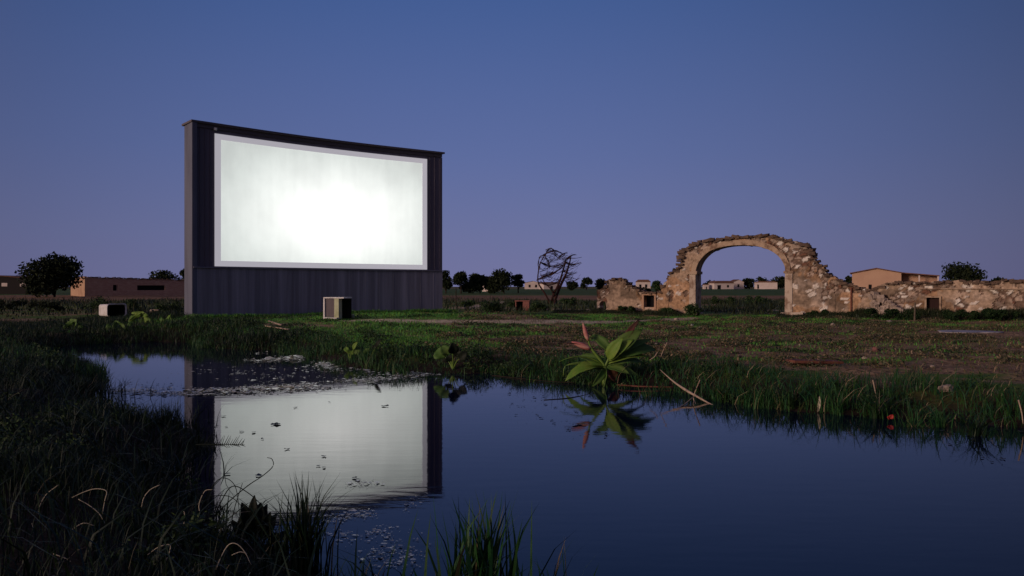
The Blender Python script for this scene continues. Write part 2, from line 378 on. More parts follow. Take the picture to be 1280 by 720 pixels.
npmesh('ground', np.stack([fx, fy, gz], 1), (q.ravel(), np.arange(len(q)) * 4), ground_material(), smooth=True,
       attrs={'dirt': dirt_mask(fx, fy) * (sd > 0), 'track': path_mask(fx, fy), 'tan': np.clip(tan_m + tan_l, 0, 1), 'far': far_m,
              'mud_dark': np.clip(1 - sstep(.5, 1.7, sd + .9 * (fbm(fx * 1.5, fy * 1.5, 3) - .5)) + (1 - sstep(.5, 1.5, fx)) * (1 - sstep(13, 15, fy)), 0, 1) * (sd < 30)})['kind'] = 'structure'

def water_material():
    m = bpy.data.materials.new('pond_water'); m.use_nodes = True; t = m.node_tree; L = t.links.new
    b = t.nodes['Principled BSDF']; b.inputs['Base Color'].default_value = (.001, .003, .018, 1)
    b.inputs['Roughness'].default_value = .035; b.inputs['IOR'].default_value = 1.333
    geo = t.nodes.new('ShaderNodeNewGeometry')
    mp = t.nodes.new('ShaderNodeMapping'); mp.inputs['Scale'].default_value = (1.6, 5.5, 1); L(geo.outputs['Position'], mp.inputs[0])
    n = t.nodes.new('ShaderNodeTexNoise'); n.inputs['Scale'].default_value = 1.2; n.inputs['Detail'].default_value = 4; L(mp.outputs[0], n.inputs['Vector'])
    bp = t.nodes.new('ShaderNodeBump'); bp.inputs['Strength'].default_value = .05; bp.inputs['Distance'].default_value = .02
    L(n.outputs['Fac'], bp.inputs['Height']); L(bp.outputs[0], b.inputs['Normal'])
    return m
M['water'] = water_material()
wx = np.linspace(-14, 11, 2); wy = np.linspace(-1, 25, 2)
o = npmesh('pond_water', [(-14, -1, 0), (11, -1, 0), (11, 25, 0), (-14, 25, 0)], [(0, 1, 2, 3)], M['water']); o['kind'] = 'structure'

def zg(x, y): return float(height(np.array([x]), np.array([y]))[0])

# ------------------------------------------------------------------ the cinema screen
SL = np.array([-11.0, 27.6]); SD = np.array([.770, .638]); SB = np.array([-.638, .770]); SLEN = 10.35
def sp(s, depth, z):
    """point of the concave screen wall: s along it, depth behind its front"""
    k = math.sin(math.pi * min(max(s / SLEN, 0), 1)) * .34
    p = SL + SD * s + SB * (depth + k); return (p[0], p[1], z)
def curved_slab(s0, s1, d0, d1, z0, z1, nseg=24):
    V = []; F = []
    ss = np.linspace(s0, s1, nseg + 1)
    for s in ss: V += [sp(s, d0, z0), sp(s, d0, z1), sp(s, d1, z1), sp(s, d1, z0)]
    for i in range(nseg):
        a = i * 4; b = a + 4
        for j in range(4): F.append((a + j, a + (j + 1) % 4, b + (j + 1) % 4, b + j))
    F.append((0, 3, 2, 1)); e = nseg * 4; F.append((e, e + 1, e + 2, e + 3)); return V, F
scr = empty('cinema_screen', (SL[0] + SD[0] * SLEN / 2, SL[1] + SD[1] * SLEN / 2, .5))
tag(scr, 'huge dark boarded drive-in screen glowing white above the pond', 'movie screen')
def spart(name, slabs, m):
    b = MB()
    for a in slabs: b.raw(*curved_slab(*a))
    o = b.build(name, m); o.parent = scr; o.matrix_parent_inverse = scr.matrix_world.inverted(); o.location = -scr.location
    o.matrix_parent_inverse.identity(); return o
TOP = 7.28
spart('upper_wall', [(.02, SLEN - .02, .0, .78, 2.28, TOP - .02)] , M['wall'])
spart('lower_wall', [(.0, SLEN, -.10, .80, .1, 2.24)] + [(s, s + .03, -.108, -.09, .1, 2.2) for s in np.arange(.62, SLEN - .3, .62)], M['apron'])
spart('ledge', [(-.03, SLEN + .03, -.16, .84, 2.24, 2.285)], M['trim'])
spart('roof_cap', [(-.10, SLEN + .10, -.14, .92, TOP - .02, TOP + .05), (-.02, SLEN + .02, -.05, .05, TOP - .16, TOP - .021)], M['cap'])
spart('end_panel', [(-.06, -.001, .10, .46, .1, TOP - .03), (-.05, -.001, .50, .78, .1, TOP - .03)], M['pillar'])
spart('corner_post', [(-.07, .10, -.115, .09, .1, TOP - .03)], M['pillar'])
spart('corner_post', [(SLEN - .07, SLEN + .05, -.012, .09, 2.29, TOP - .17, 2)], M['wall'])
# seams of the upper boarding
for s in (.22, .40, .58, SLEN - .55, SLEN - .33): spart('batten', [(s, s + .03, -.022, .001, 2.29, TOP - .17, 2)], M['wall'])
def screen_face(name, s0, s1, z0, z1, d, m, n=40, k=20):
    V = []; U = []; W = []; F = []
    for i in range(n + 1):
        for j in range(k + 1):
            u = i / n; v = j / k; V.append(sp(s0 + (s1 - s0) * u, d, z0 + (z1 - z0) * v)); U.append(u); W.append(v)
    for i in range(n):
        for j in range(k): a = i * (k + 1) + j; F.append((a, a + k + 1, a + k + 2, a + 1))
    V = np.array(V) - np.array(scr.location)
    return npmesh(name, V, F, m, scr, True, {'su': U, 'sv': W})
BS0, BS1, BZ0, BZ1 = .76, 9.66, 2.31, 6.98
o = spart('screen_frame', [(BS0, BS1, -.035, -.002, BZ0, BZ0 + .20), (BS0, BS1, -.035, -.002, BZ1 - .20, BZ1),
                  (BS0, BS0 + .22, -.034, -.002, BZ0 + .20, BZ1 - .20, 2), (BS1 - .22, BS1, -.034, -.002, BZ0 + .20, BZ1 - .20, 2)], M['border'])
screen_face('screen_surface', BS0 + .2, BS1 - .2, BZ0 + .18, BZ1 - .18, -.022, M['screen'])
b = MB(); p = sp(.75, -.12, 7.08); b.tube([np.array(p) - scr.location, np.array(sp(.75, -.12, 7.16)) - scr.location], .06, 8)
b.build('floodlight_housing', M['white'], scr)

# ------------------------------------------------------------------ ruins
WO = np.array([8.2, 36.5]); WU = np.array([.891, -.454]); WB = np.array([.454, .891])
def wall_sz(px, py):
    a = (px - 640) / 1000; b = (358 - py) / 1000
    # WO + s*WU = Y*(a,1)
    s = (a * WO[1] - WO[0]) / (WU[0] - a * WU[1]); Y = WO[1] + s * WU[1]
    return (s, CAM_Z + b * Y)
def poly_inside(P, x, y):
    ins = np.zeros(x.shape, bool)
    for i in range(len(P)):
        a = P[i]; b = P[(i + 1) % len(P)]; c = (a[1] > y) != (b[1] > y)
        ins ^= c & (x < (b[0] - a[0]) * (y - a[1]) / (b[1] - a[1] + 1e-12) + a[0])
    return ins
def poly_near(P, x, y):
    bd = np.full(x.shape, 1e9); bx = x.copy(); by = y.copy()
    for i in range(len(P)):
        a = np.array(P[i]); b = np.array(P[(i + 1) % len(P)]); e = b - a
        t = np.clip(((x - a[0]) * e[0] + (y - a[1]) * e[1]) / (e @ e + 1e-12), 0, 1)
        qx = a[0] + t * e[0]; qy = a[1] + t * e[1]; d = np.hypot(x - qx, y - qy); k = d < bd
        bd = np.where(k, d, bd); bx = np.where(k, qx, bx); by = np.where(k, qy, by)
    return bd, bx, by
_wr = np.random.default_rng(11)
WPTS = _wr.uniform((-7, -.5), (18, 5), (3000, 2)); WVAL = _wr.random((3000, 3))
def worley(x, y, sx=1., sy=1.45):
    """nearest stone of the rubble: edge distance and id"""
    f1 = np.full(x.shape, 9.); f2 = np.full(x.shape, 9.); idn = np.zeros(x.shape, int)
    for i, (a, b) in enumerate(WPTS):
        k = (np.abs(x - a) < .8) & (np.abs(y - b) < .8)
        if not k.any(): continue
        d = np.hypot((x[k] - a) * sx, (y[k] - b) * sy)
        o1 = f1[k]; o2 = f2[k]; nid = idn[k]
        cl = d < o1
        o2 = np.where(cl, o1, np.minimum(o2, d)); nid = np.where(cl, i, nid); o1 = np.where(cl, d, o1)
        f1[k] = o1; f2[k] = o2; idn[k] = nid
    return f2 - f1, idn
def masonry(name, outline, holes, thick, parent, cell=.05, lean=0.):
    P = [wall_sz(*p) if len(p) == 2 else p[:2] for p in outline]
    H = [[wall_sz(*p) for p in h] for h in holes]
    xs = [p[0] for p in P]; zs = [p[1] for p in P]
    nx = int((max(xs) - min(xs)) / cell) + 5; nz = int((max(zs) - min(zs)) / cell) + 5
    X = min(xs) - cell + np.arange(nx) * cell; Z = min(zs) - cell + np.arange(nz) * cell
    CX, CZ = np.meshgrid((X[:-1] + X[1:]) / 2, (Z[:-1] + Z[1:]) / 2)
    ins = poly_inside(P, CX, CZ)
    for h in H: ins &= ~poly_inside(h, CX, CZ)
    VX, VZ = np.meshgrid(X, Z)
    # vertices on the edge of the mask snap to the traced outline
    cnt = np.zeros(VX.shape, int)
    cnt[:-1, :-1] += ins; cnt[1:, :-1] += ins; cnt[:-1, 1:] += ins; cnt[1:, 1:] += ins
    edge = (cnt > 0) & (cnt < 4)
    for Q in [P] + H:
        d, qx, qz = poly_near(Q, VX, VZ); k = edge & (d < cell * 1.1)
        VX = np.where(k, qx, VX); VZ = np.where(k, qz, VZ)
    VX = VX + np.where(edge, .035 * (vnoise(VX * 9, VZ * 9) - .5), 0); VZ = VZ + np.where(edge, .09 * (vnoise(VX * 6 + 50, VZ * 7) - .5) * (VZ > 1.0), 0)
    ed, wid = worley(VX, VZ)
    bare = fbm(VX * .85 + 3, VZ * 1.1 + 8, 4) + .5 * (fbm(VX * 3, VZ * 3 + 7, 3) - .5)
    bare = bare + .10 * sstep(1.2, 3.8, VZ) * (VX < 6) + .09 * sstep(6.6, 9.5, VX)
    bm_ = sstep(.55, .60, bare)                                        # 1 where the plaster has gone
    stone = sstep(.015, .06, ed) * bm_
    relief = .045 * bm_ * (stone - .9) + .05 * stone * (WVAL[wid, 0] - .4) + .05 * (fbm(VX * 1.4, VZ * 1.4, 4) - .5) - .03 * bm_
    relief = np.where(edge, -.02, relief)
    # own colours of plaster, stones and mortar
    pl = np.array((.34, .245, .175))[None, None] * (1 - .55 * sstep(.45, .68, fbm(VX * 1.0 + 31, VZ * 1.6, 5)))[..., None]
    pl = pl + np.array((.10, .085, .075)) * sstep(.55, .66, fbm(VX * 1.5 + 71, VZ * 1.2 + 9, 4))[..., None]
    pl = np.where((fbm(VX * .9 + 11, VZ * .8 + 61, 4) > .56)[..., None], pl * np.array((.98, .84, .70)), pl)
    v = WVAL[wid]
    sc = np.array((.34, .26, .205)) * (.55 + .8 * v[..., 1:2]); sc = np.where(v[..., 2:3] > .74, np.array((.60, .55, .49)), sc)
    sc = np.where(v[..., 2:3] < .16, np.array((.15, .075, .05)), sc)
    col = pl * (1 - stone[..., None] * bm_[..., None]) + sc * (stone * bm_)[..., None]
    col = np.where(((bm_ > .5) & (stone < .5))[..., None], np.array((.15, .10, .075)), col)
    # isolated pale stones showing through the plaster
    iso = (bm_ < .5) & (v[..., 2] > .85) & (ed > .05)
    col = np.where(iso[..., None], np.array((.56, .50, .44)), col); relief = np.where(iso, relief + .03, relief)
    topband = sstep(0, .22, .22 - (np.where(True, poly_near(P, VX, VZ)[0], 0))) * (VZ > .9)
    col = col * (1 - .35 * topband[..., None] * (vnoise(VX * 4, VZ * 4) > .4)[..., None])
    used = cnt > 0; ids = -np.ones(VX.shape, int); ids[used] = np.arange(used.sum()); nv = used.sum()
    ux, uz, rl, cc = VX[used], VZ[used], relief[used], col[used]
    def place(dep):
        xy = WO[None] + ux[:, None] * WU[None] + dep[:, None] * WB[None]; return np.column_stack([xy, uz])
    r2 = .05 * (fbm(ux * 1.7 + 20, uz * 1.7, 4) - .5)
    V = np.vstack([place(-rl), place(np.full(nv, thick) + r2)]); C = np.vstack([cc, cc])
    F = []
    jj, ii = np.nonzero(ins)
    for j, i in zip(jj, ii):
        a, b, c, d = ids[j, i], ids[j, i + 1], ids[j + 1, i + 1], ids[j + 1, i]
        F.append((a, b, c, d)); F.append((a + nv, d + nv, c + nv, b + nv))
        if not ins[j - 1, i]: F.append((b, a, a + nv, b + nv))
        if not ins[j + 1, i]: F.append((d, c, c + nv, d + nv))
        if not ins[j, i - 1]: F.append((a, d, d + nv, a + nv))
        if not ins[j, i + 1]: F.append((c, b, b + nv, c + nv))
    return npmesh(name, V, F, M['stain'], parent, False, cols={'stain': C}), P
def wall_pt(s, dep, z):
    p = WO + WU * s + WB * dep; return np.array([p[0], p[1], z])
def capping(name, pts, thick, parent, seed, big=1.):
    """loose flat stones and tile ends left along the broken top"""
    r = random.Random(seed); b = MB()
    for (s0, z0), (s1, z1) in zip(pts[:-1], pts[1:]):
        L = math.hypot(s1 - s0, z1 - z0); n_ = max(2, int(L / .13))
        for k in range(n_):
            t = (k + r.random()) / n_; s = s0 + (s1 - s0) * t; z = z0 + (z1 - z0) * t
            for q_ in range(2):
                dep = r.uniform(.02, thick - .05) if q_ else r.uniform(-.03, .15)
                hx = r.uniform(.06, .17) * big; hz = r.uniform(.025, .06) * big; hy = r.uniform(.08, .2)
                tl = r.uniform(-.25, .25); ux = np.array([WU[0] * math.cos(tl), WU[1] * math.cos(tl), math.sin(tl)])
                uy = np.array([WB[0], WB[1], 0]); uz = np.cross(ux, uy); uz *= np.sign(uz[2])
                b.obox(wall_pt(s, dep, z + r.uniform(-.10, .0)), ux, uy, uz, hx, hy, hz, .025)
    return b.build(name, M['cap_stone'], parent)

LW = [(746, 362), (750, 361), (757, 359), (758, 350), (764, 348), (778, 348), (783, 354), (795, 360), (800, 363), (815, 366), (826, 365), (829, 354), (836, 347)]
AR = [(836, 347), (838, 341), (845, 338), (850, 330), (851, 322), (852, 318), (852, 311), (862, 310), (864, 306), (870, 305), (873, 301), (885, 299), (900, 298), (925, 295.5),
      (967, 293), (975, 297.5), (985, 300.5), (1000, 304), (1010, 306), (1014, 312), (1015, 320), (1021, 328), (1030, 333), (1032, 341), (1038, 345), (1045, 347)]
RW = [(1045, 347), (1052, 351), (1070, 357), (1080, 361), (1092, 361), (1100, 357), (1110, 353), (1130, 352), (1160, 353), (1200, 351), (1240, 352), (1262, 349), (1280, 350), (1330, 351), (1336, 357), (1352, 362)]
INTR = [(869, 341), (870, 334), (875, 324), (885.5, 314), (900, 308.5), (919, 305.7), (943.6, 306.4), (961.5, 311.6), (974, 320), (981.5, 332), (982, 341)]
def zb(pt, z): return (wall_sz(*pt)[0], z, 0)
rl = empty('ruined_wall', wall_pt(wall_sz(790, 360)[0], .3, .3)); rl['_'] = 0; del rl['_']
tag(rl, 'low broken tan wall with a square dark opening left of the arch', 'wall')
def under(o, root):                                    # world-placed mesh becomes a child of its thing
    o.parent = root; o.location = -root.location; return o
o, _ = masonry('masonry', LW + [zb((836, 347), -.3), zb((746, 362), -.3)],
               [[(805, 369), (818, 369), (818, 384), (805, 384)], [(749, 388), (749, 379), (752, 376), (756, 377), (758, 382), (758, 388)]], .55, None); under(o, rl)
under(capping('capping_stones', [wall_sz(*p) for p in LW[2:-1]], .55, None, 5, .8), rl)
b = MB()
s0, z0 = wall_sz(805, 369); s1, z1 = wall_sz(818, 384)
for a_ in ((s0 - .09, s0, z1 - .1, z0 + .07), (s1, s1 + .09, z1 - .1, z0 + .07), (s0, s1, z0, z0 + .07)):
    b.obox(wall_pt((a_[0] + a_[1]) / 2, .04, (a_[2] + a_[3]) / 2), (*WU, 0), (*WB, 0), (0, 0, 1), (a_[1] - a_[0]) / 2, .09, (a_[3] - a_[2]) / 2)
under(b.build('opening_surround', M['plaster_o']), rl)
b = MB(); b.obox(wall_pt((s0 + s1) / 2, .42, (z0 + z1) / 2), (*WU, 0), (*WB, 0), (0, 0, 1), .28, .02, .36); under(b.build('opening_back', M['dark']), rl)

ra = empty('ruined_arch', wall_pt(2.0, .5, .3)); tag(ra, 'tall broken stone archway with sky showing through its round opening', 'arch')
outl = AR + [zb((1045, 347), -.3)] + [zb((982, 341), -.3)] + INTR[::-1] + [zb((869, 341), -.3), zb((836, 347), -.3)]
o, _ = masonry('masonry', outl, [], .95, None); under(o, ra)
under(capping('capping_stones', [wall_sz(*p) for p in AR[:-1]], .95, None, 8, 1.1), ra)
# dressed ring and piers of the opening, slightly proud of the rubble
ip = [np.array(wall_sz(*p)) for p in INTR]; ip = spline([(p[0], p[1], 0) for p in ip], 4); cen = np.array([(ip[0][0] + ip[-1][0]) / 2, 2.2, 0])
def ring(wd, d0, d1, inner=-.0):
    V = []; F = []
    for i, p in enumerate(ip):
        t = ip[min(i + 1, len(ip) - 1)] - ip[max(i - 1, 0)]; nrm_ = np.array([-t[1], t[0], 0]); nrm_ /= np.linalg.norm(nrm_)
        jn = .02 * random.uniform(-1, 1)
        a = p - nrm_ * inner; c = p + nrm_ * (wd + jn)
        for (pp, dd) in ((a, d0), (c, d0), (c, d1), (a, d1)): V.append(wall_pt(pp[0], dd + .012 * random.uniform(-1, 1), pp[1]))
    for i in range(len(ip) - 1):
        a = i * 4; b_ = a + 4
        for j in range(4): F.append((a + j, b_ + j, b_ + (j + 1) % 4, a + (j + 1) % 4))
    return V, F
b = MB(); b.raw(*ring(.19, -.03, .97, .03)); 
M['dressed'] = mat('worn_dressed_stone', (.38, .28, .20), .9, .15, ((3.2, 3.2, 3.2), (.17, .11, .075), .45, .6), (7, .5, .03))
M['dressed_pale'] = mat('pale_dressed_stone', (.44, .36, .29), .9, .15, ((3, 3, 3), (.22, .15, .11), .47, .62), (7, .5, .03))
under(b.build('arch_ring', M['dressed']), ra)
def block(name, s0, s1, d0, d1, z0, z1, m, jit=.015, parent=None):
    b = MB(); b.obox(wall_pt((s0 + s1) / 2, (d0 + d1) / 2, (z0 + z1) / 2), (*WU, 0), (*WB, 0), (0, 0, 1), (s1 - s0) / 2, (d1 - d0) / 2, (z1 - z0) / 2, jit)
    o = under(b.build(name, m, bevel=.02), ra)
    if parent is not ra: o.parent = parent; o.location = (0, 0, 0)
    return o
SLf = ip[0][0]; SRt = ip[-1][0]; ZS = ip[0][1]
pl_ = block('pier', SLf - .27, SLf + .03, -.05, .98, .1, ZS - .05, M['dressed_pale'], .012, ra)
pr_ = block('pier', SRt - .03, SRt + .30, -.05, .98, .1, ZS - .05, M['dressed_pale'], .012, ra)
block('impost', SLf - .29, SLf + .10, -.09, 1.02, ZS - .07, ZS + .07, M['dressed'], .012, pl_)
block('impost', SRt - .08, SRt + .34, -.08, 1.02, ZS - .07, ZS + .05, M['dressed'], .012, pr_)
block('plinth', SRt - .16, SRt + .75, -.16, 1.05, .0, .48, M['dressed_pale'], .03, pr_)
block('plinth', SLf - .30, SLf + .12, -.12, 1.05, .0, .42, M['dressed_pale'], .03, pl_)

rw = empty('ruined_wall', wall_pt(9, .3, .3)); tag(rw, 'long broken stone wall with one brown door right of the arch', 'wall')
o, RWP = masonry('masonry', RW + [zb((1352, 362), -.3), zb((1045, 347), -.3)], [[(1158, 372), (1174, 372), (1174, 392), (1158, 392)]], .6, None); under(o, rw)
under(capping('capping_stones', [wall_sz(*p) for p in RW[:-1]], .6, None, 12, .9), rw)
s0, z0 = wall_sz(1158, 372); s1, z1 = wall_sz(1174, 392)
b = MB()
for a_ in ((s0 - .07, s0, z1 - .2, z0 + .06), (s1, s1 + .07, z1 - .2, z0 + .06), (s0, s1, z0, z0 + .06)):
    b.obox(wall_pt((a_[0] + a_[1]) / 2, .04, (a_[2] + a_[3]) / 2), (*WU, 0), (*WB, 0), (0, 0, 1), (a_[1] - a_[0]) / 2, .10, (a_[3] - a_[2]) / 2)
under(b.build('door_frame', M['dressed']), rw)
M['door'] = mat('dark_brown_door', (.030, .013, .012), .8, .2, ((14, 14, 1), (.02, .01, .01), .4, .7))
b = MB(); b.obox(wall_pt((s0 + s1) / 2, .22, (z0 + z1) / 2), (*WU, 0), (*WB, 0), (0, 0, 1), (s1 - s0) / 2 + .02, .02, (z0 - z1) / 2 + .02); under(b.build('door', M['door']), rw)
b = MB(); sP, zP = wall_sz(1064, 360); b.tube([wall_pt(sP, -.06, .2), wall_pt(sP, -.05, zP)], .035, 8); under(b.build('drain_pipe', M['rust']), rw)
b = MB(); s0 = wall_sz(1075, 360)[0]; b.obox(wall_pt((s0 + 13.6) / 2 + 1.2, -.03, 1.50), (*WU, 0), (*WB, 0), (0, 0, 1), (13.6 - s0) / 2 - 1.0, .05, .02); under(b.build('string_course', M['dressed']), rw)
# slope of fallen rubble leaning on the wall
b = MB(); r_ = random.Random(4); sa = wall_sz(1088, 365)[0]; sb_ = wall_sz(1138, 390)[0]
for k in range(230):
    t = r_.random(); s = sa + (sb_ - sa) * t; hmax = 1.45 - 1.05 * t; z = r_.uniform(.1, hmax); d = -.05 - .75 * (1 - z / 1.6) * r_.uniform(.6, 1)
    a_ = r_.uniform(0, 6.28); ux = np.array([math.cos(a_), math.sin(a_), r_.uniform(-.3, .3)]); ux /= np.linalg.norm(ux); uy = np.cross((0, 0, 1), ux); uy /= np.linalg.norm(uy)
    h_ = r_.uniform(.05, .14); b.obox(wall_pt(s, d, z), ux, uy, np.cross(ux, uy), h_, h_ * .8, h_ * .6, .03)
o = b.build('rubble_slope', M['stone']); tag(o, 'slope of fallen pinkish rubble leaning on the long wall', 'rubble')

def g2(px, py, z=.3):
    Y = (CAM_Z - z) / ((py - 358) / 1000); return ((px - 640) / 1000 * Y, Y)
# ------------------------------------------------------------------ vegetation builders
def blades(x, y, z, h, wd, lean, rnd, curl=1., seed=1):
    r = np.random.default_rng(seed); n_ = len(x)
    az = r.uniform(0, 2 * np.pi, n_); fa = az + r.uniform(-.9, .9, n_) + np.pi / 2
    dx, dy = np.cos(az), np.sin(az); sx, sy = np.cos(fa), np.sin(fa)
    V = np.zeros((n_, 7, 3), np.float32)
    T = (0, .38, .72, 1); W = (1, .85, .5, 0)
    for k in range(4):
        t = T[k]; off = lean * h * (t ** (1 + curl)); zz = z + h * (t - .35 * lean * t * t * t)
        cx = x + dx * off; cy = y + dy * off
        if k < 3:
            V[:, 2 * k] = np.stack([cx - sx * wd * W[k] / 2, cy - sy * wd * W[k] / 2, zz], 1)
            V[:, 2 * k + 1] = np.stack([cx + sx * wd * W[k] / 2, cy + sy * wd * W[k] / 2, zz], 1)
        else: V[:, 6] = np.stack([cx, cy, zz], 1)
    b0 = np.arange(n_) * 7
    q_ = np.stack([b0, b0 + 1, b0 + 3, b0 + 2, b0 + 2, b0 + 3, b0 + 5, b0 + 4, b0 + 4, b0 + 5, b0 + 6], 1).ravel()
    st = (np.arange(n_)[:, None] * 11 + np.array([0, 4, 8])[None]).ravel()
    return V.reshape(-1, 3), (q_, st), np.repeat(rnd, 7)
def grass(name, x, y, h, wd, lean, m, seed, label=None, cat='grass', z=None, skew=1.0, kind='stuff', group=None):
    r = np.random.default_rng(seed)
    if z is None: z = height(x, y) - .02
    V, F, rn = blades(x, y, z, h, wd, lean, r.random(len(x)) ** skew, seed=seed)
    o = npmesh(name, V, F, m, attrs={'rnd': rn}); tag(o, label, cat, group, kind); return o
def scatter(n_, x0, x1, y0, y1, seed, clump=.8, csize=1.):
    r = np.random.default_rng(seed); x = r.uniform(x0, x1, n_); y = r.uniform(y0, y1, n_)
    k = r.random(n_) < (1 - clump) + clump * sstep(.35, .65, fbm(x / csize + seed, y / csize, 3))
    return x[k], y[k]
PUD = (13.3, 23.1)
def in_view(x, y, m=1.2): return (np.abs(x) < .66 * y + m + .06 * y) & (((x - PUD[0]) / 1.7) ** 2 + ((y - PUD[1] + .5) / 1.5) ** 2 > 1)

# near left bank
r = np.random.default_rng(21)
x, y = scatter(150000, -9.5, 1.0, 1.6, 14.5, 21, .6, .7)
sdv = pond_sd(x, y); k = (sdv > -.02) & in_view(x, y) & (x < .2 + .0 * y) & (y > 2.2); x, y, sdv = x[k], y[k], sdv[k]
dens = np.random.default_rng(5).random(len(x)) < np.clip(1.3 - y * .05, .35, 1); x, y, sdv = x[dens], y[dens], sdv[dens]
hh = (.09 + .30 * fbm(x * .9, y * .9, 3) ** 1.4) * np.random.default_rng(6).uniform(.5, 1.25, len(x)) * (.75 + .25 * sstep(0, .5, sdv))
hh *= 1 - .45 * ((x > -1.2) & (y < 5)) 
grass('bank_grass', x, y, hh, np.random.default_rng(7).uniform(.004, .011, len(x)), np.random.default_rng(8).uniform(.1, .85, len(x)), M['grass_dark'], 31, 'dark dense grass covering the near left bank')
# left bank farther off
x, y = scatter(120000, -24, -5.5, 13.5, 30, 22, .6, 1.2)
sdv = pond_sd(x, y); k = (sdv > .0) & in_view(x, y, 1.5) & ((x < -11.3) | (y < 21.5) & (sdv < 1.6) | (x < -7.5) & (sdv < 2.2) & (y < 25.6)); x, y = x[k], y[k]
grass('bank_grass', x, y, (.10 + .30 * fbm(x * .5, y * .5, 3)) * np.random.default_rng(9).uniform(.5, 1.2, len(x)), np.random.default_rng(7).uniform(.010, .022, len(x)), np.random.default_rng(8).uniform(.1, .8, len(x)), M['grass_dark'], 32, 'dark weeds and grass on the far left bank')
# fringe along the far and right waterline
x, y = scatter(300000, -12, 12, 6.5, 25, 23, .85, .45)
sdv = pond_sd(x, y); k = (sdv > -.05) & (sdv < 1.5 + .5 * sstep(0, 4, x)) & in_view(x, y, 1.5) & ((y > 13.4) | (x > 1.0)) & (np.random.default_rng(3).random(len(x)) < 1.2 - .5 * sdv)
x, y, sdv = x[k], y[k], sdv[k]
hh = (.07 + .62 * fbm(x * 1.7 + 9, y * 1.7, 3) ** 2.2) * np.random.default_rng(4).uniform(.45, 1.2, len(x)) * (1 - .35 * sstep(.9, 1.8, sdv))
grass('shore_grass', x, y, hh, np.random.default_rng(7).uniform(.007, .016, len(x)), np.random.default_rng(8).uniform(.1, .8, len(x)), M['grass'], 33, 'green grass fringe leaning over the far waterline')
# meadow between pond, screen and ruins
x, y = scatter(330000, -16, 26, 14, 37, 24, .5, 1.5)
sdv = pond_sd(x, y); dm = dirt_mask(x, y); pm = path_mask(x, y)
dd = -(x - SL[0]) * SB[0] - (y - SL[1]) * SB[1]; ss_ = (x - SL[0]) * SD[0] + (y - SL[1]) * SD[1]
r = np.random.default_rng(10); k = (sdv > .9) & in_view(x, y, 1.5) & (r.random(len(x)) > dm * .93) & (r.random(len(x)) > pm * .95) & ~((dd < .12) & (dd > -1.3) & (ss_ > -.1) & (ss_ < SLEN + .1))
x, y = x[k], y[k]
grass('meadow_grass', x, y, (.035 + .10 * fbm(x * .6, y * .6, 3)) * r.uniform(.5, 1.4, len(x)), r.uniform(.012, .028, len(x)), r.uniform(.2, .9, len(x)), M['meadow'], 34, 'short green grass across the ground before the screen')
# dry weeds on the brown ground
x, y = scatter(120000, -1, 22, 10.5, 31, 25, .85, .8)
sdv = pond_sd(x, y); dm = dirt_mask(x, y); r = np.random.default_rng(12); k = (sdv > 1.0) & in_view(x, y, 1.5) & (r.random(len(x)) < .15 + .4 * dm + .45 * sstep(5, 12, x)); x, y = x[k], y[k]
grass('dry_weeds', x, y, (.03 + .16 * fbm(x * 1.4, y * 1.4, 3) ** 1.5) * r.uniform(.4, 1.4, len(x)), r.uniform(.008, .02, len(x)), r.uniform(.1, .9, len(x)), M['dry'], 35, 'sparse dry brown weeds on the bare soil', 'weeds')
# weeds against the foot of the ruins and of the screen
r = np.random.default_rng(14); n_ = 46000; s = r.uniform(-6.5, 15.5, n_); d = -np.abs(r.normal(0, .55, n_)) - .05
k = ~((s > .15) & (s < 3.8)); s, d = s[k], d[k]; amp = .35 + .65 * sstep(.35, .62, fbm(s * .8, d * .5, 3)) + .75 * sstep(3.8, 6, s)
X_ = WO[0] + WU[0] * s + WB[0] * d; Y_ = WO[1] + WU[1] * s + WB[1] * d
grass('wall_weeds', X_, Y_, .34 * amp * r.uniform(.3, 1.1, len(s)) * (1 - .4 * np.abs(d)), r.uniform(.014, .034, len(s)), r.uniform(.1, .9, len(s)), M['scrub'], 36, 'dark green weeds at the foot of the ruins', 'weeds')
s = r.uniform(-.4, SLEN + .4, 9000); d = r.uniform(-.7, -.12, 9000); X_ = SL[0] + SD[0] * s + SB[0] * d; Y_ = SL[1] + SD[1] * s + SB[1] * d
kk = np.sin(np.pi * s / SLEN) * .34; X_ += SB[0] * kk; Y_ += SB[1] * kk
grass('screen_weeds', X_, Y_, r.uniform(.05, .22, 9000), r.uniform(.012, .025, 9000), r.uniform(.1, .9, 9000), M['meadow'], 37, 'bright grass along the foot of the screen', 'grass')
# scrub beyond
x, y = scatter(90000, -62, 52, 31, 76, 26, .8, 4.)
r = np.random.default_rng(15); wallside = (x - WO[0]) * WB[0] + (y - WO[1]) * WB[1]; scrs = (x - SL[0]) * SB[0] + (y - SL[1]) * SB[1]
k = in_view(x, y, 2) & ((wallside > 1.2) | (x < 2)) & ~((x > -14) & (x < -1) & (scrs < 1.5)) & (path_mask(x, y) < .3) & (y > 33) & ((y > 41 + 0 * x) | (x < -12) | (x > 9)); x, y = x[k], y[k]
grass('scrub', x, y, (.10 + .60 * fbm(x * .25, y * .25, 3) ** 1.5) * r.uniform(.4, 1.3, len(x)), r.uniform(.03, .08, len(x)), r.uniform(.1, .8, len(x)), M['scrub'], 38, 'rough dark scrub in the fields behind the ruins', 'scrub')

